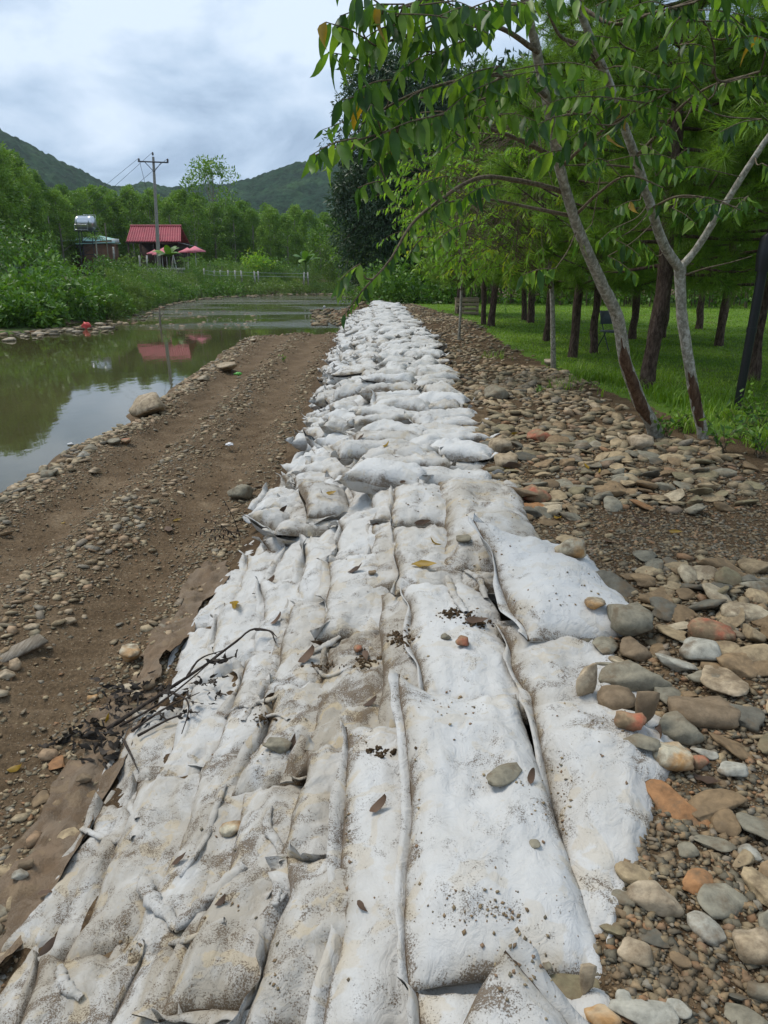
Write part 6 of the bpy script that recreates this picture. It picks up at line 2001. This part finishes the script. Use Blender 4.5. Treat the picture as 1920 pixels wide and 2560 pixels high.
LEAVES = [
    (1062, 1415, 70, 4, 'large yellow leaf on the crest sandbag', True, 0), (1085, 1360, 36, 60, 'small brown yellow leaf by the long dirty sandbag', True, 1),
    (1265, 1168, 20, 0, 'yellow leaf in the gap between cobbles and bags', True, 1), (1465, 1168, 34, 5, 'yellow leaf lying on the cobble bed', True, 0), (1280, 1085, 28, 0, 'orange leaf on the cobbles by the crest', True, 1),
    (1688, 1332, 40, 10, 'yellow leaf on the bare soil right of the wall', True, 0), (1395, 1298, 30, -50, 'ochre leaf at the edge of the bare soil', True, 1), (965, 1115, 26, 30, 'orange leaf on the crest far up the wall', True, 1),
    (826, 1236, 36, 20, 'orange leaf between two white sandbags', True, 0), (595, 1515, 66, 12, 'orange leaf on a lower slope sandbag', True, 1), (265, 1797, 30, 35, 'yellow leaf stuck on the wet leaf heap', True, 0),
    (45, 1922, 50, 18, 'yellow straw-like leaf at the left of the road', True, 1), (444, 1301, 24, 10, 'yellow leaf on the gravel road', True, 0), (160, 1308, 14, 0, 'small yellow leaf near the shore', True, 1), (1500, 1180, 18, -60, 'small yellow leaf beside the long yellow one on the cobbles', True, 1),
    (893, 1428, 48, 70, 'dark red curled leaf on the slope bag left of the yellow leaf', False, 0), (680, 1455, 44, 30, 'dark brown leaf among the middle slope bags', False, 1), (1058, 1305, 44, 8, 'reddish brown leaf on the crest below the crosswise bag', False, 2),
    (940, 1308, 34, -30, 'thin dark leaf on the middle slope', False, 3), (780, 1302, 36, 35, 'dark leaf on the slope above the round-ended bag', False, 4), (800, 1232, 26, 80, 'small dark leaf on a white bag far up the slope', False, 1),
    (950, 2020, 70, -32, 'dark curled leaf on the long speckled sandbag', False, 4), (912, 2270, 46, 20, 'curled dark leaf on the edge of the bottom bags', False, 3), (1325, 1945, 50, 25, 'thin dark leaf beside the long green pebble', False, 4),
    (140, 2350, 110, 55, 'large reddish dry leaf in the bottom left', False, 0), (120, 2235, 44, 80, 'small dark leaf on the lowest left bag', False, 3), (560, 2255, 46, 70, 'brown leaf beside the rolled cloth strips', False, 1), (455, 2150, 54, 60, 'brown leaf in the soil pocket of the lower bags', False, 2),
    (800, 1600, 50, -15, 'dark bark-like leaf on the folds below the clean white bag', False, 2), (775, 1645, 70, 20, 'long dark strip of bark on the slope', False, 4), (915, 1645, 50, 75, 'curled dark bark beside the reddish pebble', False, 3),
    (930, 1760, 50, 12, 'brown leaf at the sewn end of the grey bag', False, 1), (650, 1755, 90, 5, 'dark twig-like leaf in the soil fold', False, 4), (730, 1862, 50, 35, 'brown leaf beside the wedged pebble', False, 2), (1190, 1555, 60, -25, 'brown leaf litter strip by the crumpled sack', False, 2),
    (1775, 1965, 95, 12, 'big purplish dry leaf on the soil near the right edge', False, 0), (1670, 1830, 120, 38, 'long brown dead leaf among the big stones', False, 4), (1520, 1360, 50, -25, 'straw coloured stick-like leaf on the bare soil', False, 2), (1590, 1310, 70, 8, 'grey brown leaf on the bare soil', False, 1),
    (705, 1275, 30, 20, 'small dark leaf on a white bag of the lower slope', False, 0), (670, 1380, 34, 30, 'dark leaf on the lower slope near the cloth', False, 3), (1010, 1205, 24, 10, 'dark leaf between crest bags', False, 2), (1285, 1160, 60, 6, 'dark brown curled leaf under the crosswise crest bag', False, 1),
    (905, 1095, 26, 60, 'dark red leaf on a raised bag corner', False, 0), (985, 1145, 28, -20, 'dark brown leaf in the hollow of the crest', False, 1), (425, 1330, 60, -40, 'grey dry leaf on the road below the shrub twig', False, 2), (700, 1552, 50, 70, 'thin dark leaf on a bag above the branch', False, 4),
]
for l in LEAVES:
    fallen(*l)
# flat weathered board on the left edge of the road
q, nr, _ = hit(35, 1638); mb = MB()
v, f = box_arr((0, 0, 0), (.12, .42, .018)); mb.add(v, f); o = mb.build('bark_piece', MAT['driftwood']); o.location = q + (0, 0, .02); o.rotation_euler = (R(6), R(8), R(-38)); tag(o, 'grey weathered strip of bark at the left edge of the road', 'bark')

def drape(pts, lift=.03, n=30):
    P3 = [hit(a, b_)[0] + np.array((0, 0, lift + (c if c else 0))) for a, b_, c in pts]
    return smooth_path(P3, n)
# loose strips of selvedge and rolled cloth on the lower bags
STRIPS = [([(358, 2200), (385, 2262), (425, 2300), (440, 2332)], .022), ([(440, 2332), (520, 2255), (612, 2168)], .024), ([(425, 2362), (485, 2345), (562, 2302)], .010), ([(608, 1805), (640, 1762), (690, 1745), (712, 1728)], .013),
          ([(640, 1802), (690, 1788), (722, 1802)], .010), ([(676, 2020), (670, 2075), (700, 2122), (706, 2160)], .014), ([(205, 2075), (245, 2092), (290, 2104), (335, 2098)], .013), ([(562, 1965), (536, 2032), (518, 2092), (482, 2150), (452, 2192)], .011),
          ([(562, 1796), (598, 1768), (632, 1772)], .012), ([(1118, 1445), (1135, 1490), (1165, 1535)], .018), ([(1165, 1430), (1200, 1455), (1215, 1500)], .016), ([(760, 1640), (800, 1625), (850, 1595)], .016), ([(790, 1672), (830, 1690), (880, 1668)], .010),
          ([(370, 1950), (330, 2010), (345, 2050)], .012), ([(152, 2420), (165, 2470), (205, 2500)], .016), ([(700, 2230), (690, 2260), (715, 2235)], .010)]
for k, (pts, r_) in enumerate(STRIPS):
    ob = hit(*pts[0])[2]
    pth = drape([(a, b_, 0) for a, b_ in pts], r_ * .5, 26)
    v, f = tube(pth, r_ * (1 + .35 * fbm(np.arange(26) * .35, np.zeros(26) + k, k, 2)) * np.sin(np.linspace(.35, PI - .35, 26)) ** .4, 9, rough=.35, seed=k)
    c_ = np.repeat(pth, 9, axis=0); v = c_ + (v - c_) * np.array((1.25, 1.25, .75))
    o = MB().add(v, f, .2).build('cloth_fold', MAT['bag']); o.color = (.5, 0, 0, 1)
    while ob is not None and ob.parent is not None: ob = ob.parent
    if ob is not None and ob.name.startswith('sandbag'):
        o.parent = ob; o.matrix_parent_inverse = ob.matrix_world.inverted()
    else:
        tag(o, 'loose roll of white cloth on the sandbag wall', 'cloth')
# dead branch lying over the bags
db = thing('dead_branch', 'dark dead branch with wilted leaves lying across the lower sandbags', 'branch', hit(520, 1700)[0])
main = drape([(270, 1835, .0), (345, 1790, .01), (425, 1745, .03), (520, 1690, .05), (590, 1640, .06), (640, 1602, .05), (665, 1593, .02), (690, 1618, 0)], .03, 40)
mb = MB(); add_tube(mb, main, np.linspace(.012, .004, 40), 6, rough=.3); mb.build('stem', MAT['darktwig'], db)
sides = [[(300, 1825, 0), (380, 1790, .02), (470, 1735, .05), (555, 1660, .05)], [(330, 1838, 0), (420, 1790, .03), (500, 1750, .02)], [(345, 1850, 0), (430, 1810, .01), (500, 1790, 0)], [(420, 1745, .03), (470, 1800, .0), (455, 1845, .0)],
         [(310, 1860, 0), (330, 1900, .0), (345, 1935, 0)], [(640, 1602, .05), (675, 1598, .03), (693, 1603, 0)], [(470, 1720, .05), (500, 1690, .08), (560, 1650, .04)]]
sp_paths = [main]
for s in sides:
    pth = drape(s, .025, 20); sp_paths.append(pth)
    mb = MB(); add_tube(mb, pth, np.linspace(.008, .0025, 20), 5, rough=.3); mb.build('twig', MAT['darktwig'], db)
rg = np.random.default_rng(99); mb = MB()
def wilt(mb, c, n, sp, l0, l1):
    for i in range(n):
        q = c + rg.normal(0, 1, 3) * sp
        v, f = LV[int(rg.integers(0, 4))]
        v = v.copy(); v[:, 1] += .18 * vn(v[:, 2] * 5 + i, v[:, 0] * 8, i); v[:, 0] *= .8 * (1 + .4 * vn(v[:, 2] * 6, v[:, 0] * 0 + i, 3))
        M = rot_mats(1, 1.2)[0]
        mb.add((v * rg.uniform(l0, l1)) @ M.T + q, f, rg.uniform(.05, .95))
for (a, b_, n, s, up) in ((545, 1680, 9, .03, .05), (520, 1725, 10, .03, .03), (540, 1735, 8, .03, .0), (440, 1750, 8, .05, .03), (390, 1745, 14, .05, .02), (340, 1735, 22, .06, .02), (300, 1760, 24, .07, .02), (320, 1800, 12, .06, .02), (475, 1780, 10, .04, .0), (575, 1672, 4, .02, .04), (400, 1800, 8, .05, .0)):
    wilt(mb, hit(a, b_)[0] + np.array((0, 0, .02 + up)), n, np.array((s, s, s * .35)), .04, .085)
mb.build('wilted_leaves', MAT['darkdry'], db, kind='stuff')
mb = MB()
for (a, b_, n, s) in ((215, 1835, 22, .05), (185, 1850, 14, .045), (245, 1820, 10, .04), (150, 1862, 6, .04)):
    wilt(mb, hit(a, b_)[0] + np.array((0, 0, .012)), n, np.array((s, s, s * .2)), .05, .10)
tag(mb.build('leaf_heap', MAT['darkdry']), 'wet dark heap of wilted leaves on the road beside the lowest sandbags', 'leaf heap')
mb = MB()
for (a, b_, n, s) in ((255, 1890, 26, .05), (285, 1870, 14, .05)):
    wilt(mb, hit(a, b_)[0] + np.array((0, 0, .02)), n, np.array((s, s, s * .3)), .06, .12)
tag(mb.build('leaf_heap', MAT['darkdry']), 'smaller heap of black wilted leaves caught on the brown cloth', 'leaf heap')
# dried weed standing on the road
rw = thing('dried_weed', 'thin dried weed sprouting from the road near the angular grey stone', 'weed', hit(545, 1345)[0])
for k, (a, b_, ex, ey) in enumerate(((600, 1340, 555, 1240), (590, 1345, 500, 1290), (600, 1335, 480, 1345), (585, 1350, 520, 1370))):
    p0 = hit(a, b_)[0]; p1 = hit(ex, ey)[0]; p1 = p0 + (D(ex, ey, p0[1]) - p0) * .9; p1[2] = max(p1[2], p0[2] + .02)
    pth = smooth_path([p0, (p0 + p1) / 2 + (0, 0, .04), p1], 12)
    mb = MB(); add_tube(mb, pth, np.linspace(.005, .002, 12), 5); mb.build('stem', MAT['darktwig'], rw)
    mb = MB(); q, fr, ln = spray_leaves(pth, .03, .06, .035, rg=rg); inst(mb, LV[1][0], LV[1][1], fr * ln[:, None, None], q, rg.uniform(0, 1, len(q))); mb.build('dry_leaves', MAT['darkdry'], rw, kind='stuff')

# crumbs and clods of soil lying on the bags
mb = MB(); rg = np.random.default_rng(101)
spots = [(1010, 1590, 34, 40), (915, 1655, 40, 26), (1135, 1535, 55, 22), (1215, 1560, 60, 20), (660, 1790, 50, 16), (800, 1660, 60, 16), (1250, 2290, 90, 40), (1290, 1960, 90, 25), (1180, 2260, 120, 50), (1320, 2420, 80, 50), (560, 2240, 40, 30),
         (1400, 1500, 110, 30), (880, 1390, 50, 14), (1480, 1450, 50, 30), (1230, 1390, 90, 50), (880, 1860, 60, 20), (640, 1890, 60, 20), (520, 2130, 50, 20), (330, 2370, 60, 30), (1410, 2000, 20, 200), (1042, 2100, 8, 220), (1360, 1950, 20, 100), (870, 2100, 8, 160), (690, 2420, 8, 90), (1130, 1760, 90, 40), (1530, 1780, 60, 40), (1150, 1250, 90, 40), (1060, 1250, 40, 30)]
for (px, py, sx, sy) in spots:
    n = int(18 + sx * sy / 140)
    for i in range(n):
        q, nr, ob = hit(px + rg.standard_t(3) * sx * .55, py + rg.standard_t(3) * sy * .55)
        if ob is None or 'sandbag' not in ob.name and 'hem' not in ob.name: continue
        r = .0018 + .006 * rg.random() ** 3
        mb.add(octv @ (rot_mats(1, .5)[0] * r * np.array((1.4, 1, .7))).T + q + nr * r * .3, octf, float(rg.choice([.08, .45, .74, .9, .3])))
mb.build('soil_crumbs', MAT['pebble'], kind='stuff')
mb = MB()
for (px, py, sx, sy, n) in ((1005, 1595, 26, 22, 90), (912, 1655, 26, 18, 60), (1140, 1535, 50, 12, 80), (660, 1795, 30, 14, 60), (1195, 1560, 40, 8, 40), (805, 1665, 40, 8, 40), (960, 1880, 40, 10, 30)):
    for i in range(n):
        q, nr, ob = hit(px + rg.normal(0, sx * .55), py + rg.normal(0, sy * .55))
        r = .004 + .010 * rg.random() ** 2
        v, f = PEB[i % 8]
        mb.add(v @ (rot_mats(1, .5)[0] * r * np.array((1.3, 1, .6))).T + q + nr * r * .2, f, 0)
o = mb.build('soil_clods', MAT['dirt'], kind='stuff')

# ------------------------------------------------------------------ grass and weeds
def grass(name, n, xs, ys, keepf, h0, h1, seed, w=.004, label=None):
    rg = np.random.default_rng(seed)
    y = ys[0] + (ys[1] - ys[0]) * rg.random(n) ** 1.5; x = xs[0](y) + (xs[1](y) - xs[0](y)) * rg.random(n)
    k = rg.random(n) < keepf(x, y); x, y = x[k], y[k]; n = len(x); z = H(x, y) - .01
    h = rg.uniform(h0, h1, n); a = rg.uniform(0, 2 * PI, n); ln = rg.uniform(.15, .9, n)
    b = np.stack([x, y, z], -1)
    d = np.stack([np.cos(a) * ln * h, np.sin(a) * ln * h, h], -1); s = np.stack([-np.sin(a), np.cos(a), 0 * a], -1) * w * (1 + y / 12)[:, None]
    mid = b + d * .55 * np.array((.7, .7, 1.15)); tip = b + d * np.array((1.25, 1.25, .9))
    V = np.stack([b - s, b + s, mid + s * .8, mid - s * .8, tip], 1).reshape(-1, 3)
    i = np.arange(n) * 5
    mb = MB(); mb.add(V, np.stack([i, i + 1, i + 2, i + 3], 1), np.repeat(np.clip(.45 + .3 * fbm(x * .8, y * .8, 5, 3) * 1.5 + rg.normal(0, .15, n), .02, .98), 5)); mb.F[3].append(np.stack([i + 3, i + 2, i + 4], 1))
    o = mb.build(name, MAT['grass'], smooth=False, kind='stuff')
    if label: o['label'] = label
grass('lawn_grass', 130000, (lambda y: X_lawn(y) - .15, lambda y: X_lawn(y) + 1.5 + y * .55), (6.5, 44), lambda x, y: sst(-.2, .5, x - X_lawn(y) + .2 * vn(x * 2, y * 2, 4)), 0.03, .065, 111, .0035, 'short green lawn under the pines')
grass('weeds', 9000, (lambda y: X_lawn(y) - .35, lambda y: X_lawn(y) + .8), (6.2, 13), lambda x, y: np.clip(vn(x * 1.8, y * 1.8, 9) * 1.4 + .25, 0, 1), .10, .26, 112, .004, 'taller grass along the edge of the lawn')
rg = np.random.default_rng(113)
GT = [(1715, 985), (1655, 955), (1235, 905), (1400, 985), (1450, 930), (1575, 905), (1820, 1005), (1560, 880), (1290, 860), (1880, 975)]
mb = MB()
for (px, py) in GT:
    q = P(px, py, -.06)
    for i in range(70):
        b = q + rg.normal(0, 1, 3) * (.14, .14, 0); a = rg.uniform(0, 6.28); h = rg.uniform(.10, .30); d = np.array((math.cos(a) * h * .5, math.sin(a) * h * .5, h)); s = np.array((-math.sin(a), math.cos(a), 0)) * .006
        mb.add([b - s, b + s, b + d * .6 + s * .7, b + d * .6 - s * .7, b + d * (1.3, 1.3, .95)], [(0, 1, 2, 3)], rg.uniform(.1, .9)); mb.F[3].append(np.array([(3, 2, 4)]) + mb.n - 5)
o = mb.build('grass_tufts', MAT['grass'], smooth=False, kind='stuff'); o['label'] = 'tufts of long grass around the trunk feet'
def weed(px, py, h, n, lab, seed, mat='bush', sz=.07, z=-.05):
    rg = np.random.default_rng(seed); q = P(px, py, z); q[2] = Hs(q[0], q[1])
    t = thing('weed', lab, 'weed', q, 'weeds by the lawn edge'); st = MB(); lf = MB()
    for i in range(n):
        a = rg.uniform(0, 6.28); e = q + np.array((math.cos(a) * h * .6, math.sin(a) * h * .6, h * rg.uniform(.5, 1.1)))
        pth = smooth_path([q + rg.normal(0, .03, 3) * (1, 1, 0), (q + e) / 2 + (0, 0, .06), e], 7); add_tube(st, pth, np.linspace(.004, .0015, 7), 4, caps=False)
        qq, fr, ln = spray_leaves(pth, sz * .7, sz * 1.4, .035, rg=rg, droop=.2, start=.3)
        fr2 = leaf_frames(rg.normal(0, .6, (len(qq), 3)) + np.array((0, -.3, -.1)), rg.normal(0, 1, (len(qq), 3)) * (1, 1, .3))
        inst(lf, LV[i % 4][0] * np.array((1.5, 1, 1)), LV[0][1], fr2 * ln[:, None, None], qq, rg.uniform(.2, .98, len(qq)))
    st.build('stem', MAT['twig'], t); lf.build('leaves', MAT[mat], t, kind='stuff')
for i, (px, py, h, n, lab) in enumerate(((1668, 1105, .30, 9, 'small leafy weed between the feet of the two pale trunks'), (1700, 1085, .24, 7, 'second leafy weed right at the foot of the forked trunk'), (1850, 1110, .36, 10, 'leafy weed with round leaves at the right edge'), (1895, 1080, .42, 12, 'tall leafy weed in the right corner of the lawn'),
                                         (1800, 1150, .30, 9, 'weed hanging over the edge of the cobbles at the right'), (1900, 1160, .34, 10, 'dense weed at the right edge just above the bare soil'), (1765, 1085, .22, 6, 'tiny weed between the forked trunk and the black pole'), (1345, 1000, .12, 5, 'seedling on bare soil left of the curved trunk'), (710, 905, .2, 6, 'lone green weed on the gravel road'))):
    weed(px, py, h, n, lab, 700 + i, z=-.05 if px > 1000 else -.75)

# ------------------------------------------------------------------ air
m = bpy.data.materials.new('thin_haze'); m.use_nodes = True; nt = m.node_tree
nt.nodes.remove(nt.nodes['Principled BSDF'])
pv = mk(nt, 'ShaderNodeVolumePrincipled'); pv.inputs['Density'].default_value = .00013; pv.inputs['Color'].default_value = (.80, .90, 1.0, 1); pv.inputs['Anisotropy'].default_value = .2
nt.links.new(pv.outputs[0], nt.nodes['Material Output'].inputs['Volume'])
mb = MB(); add_box(mb, (0, 850, 78), (3400, 2000, 164)); o = mb.build('haze', m, smooth=False, kind='stuff')
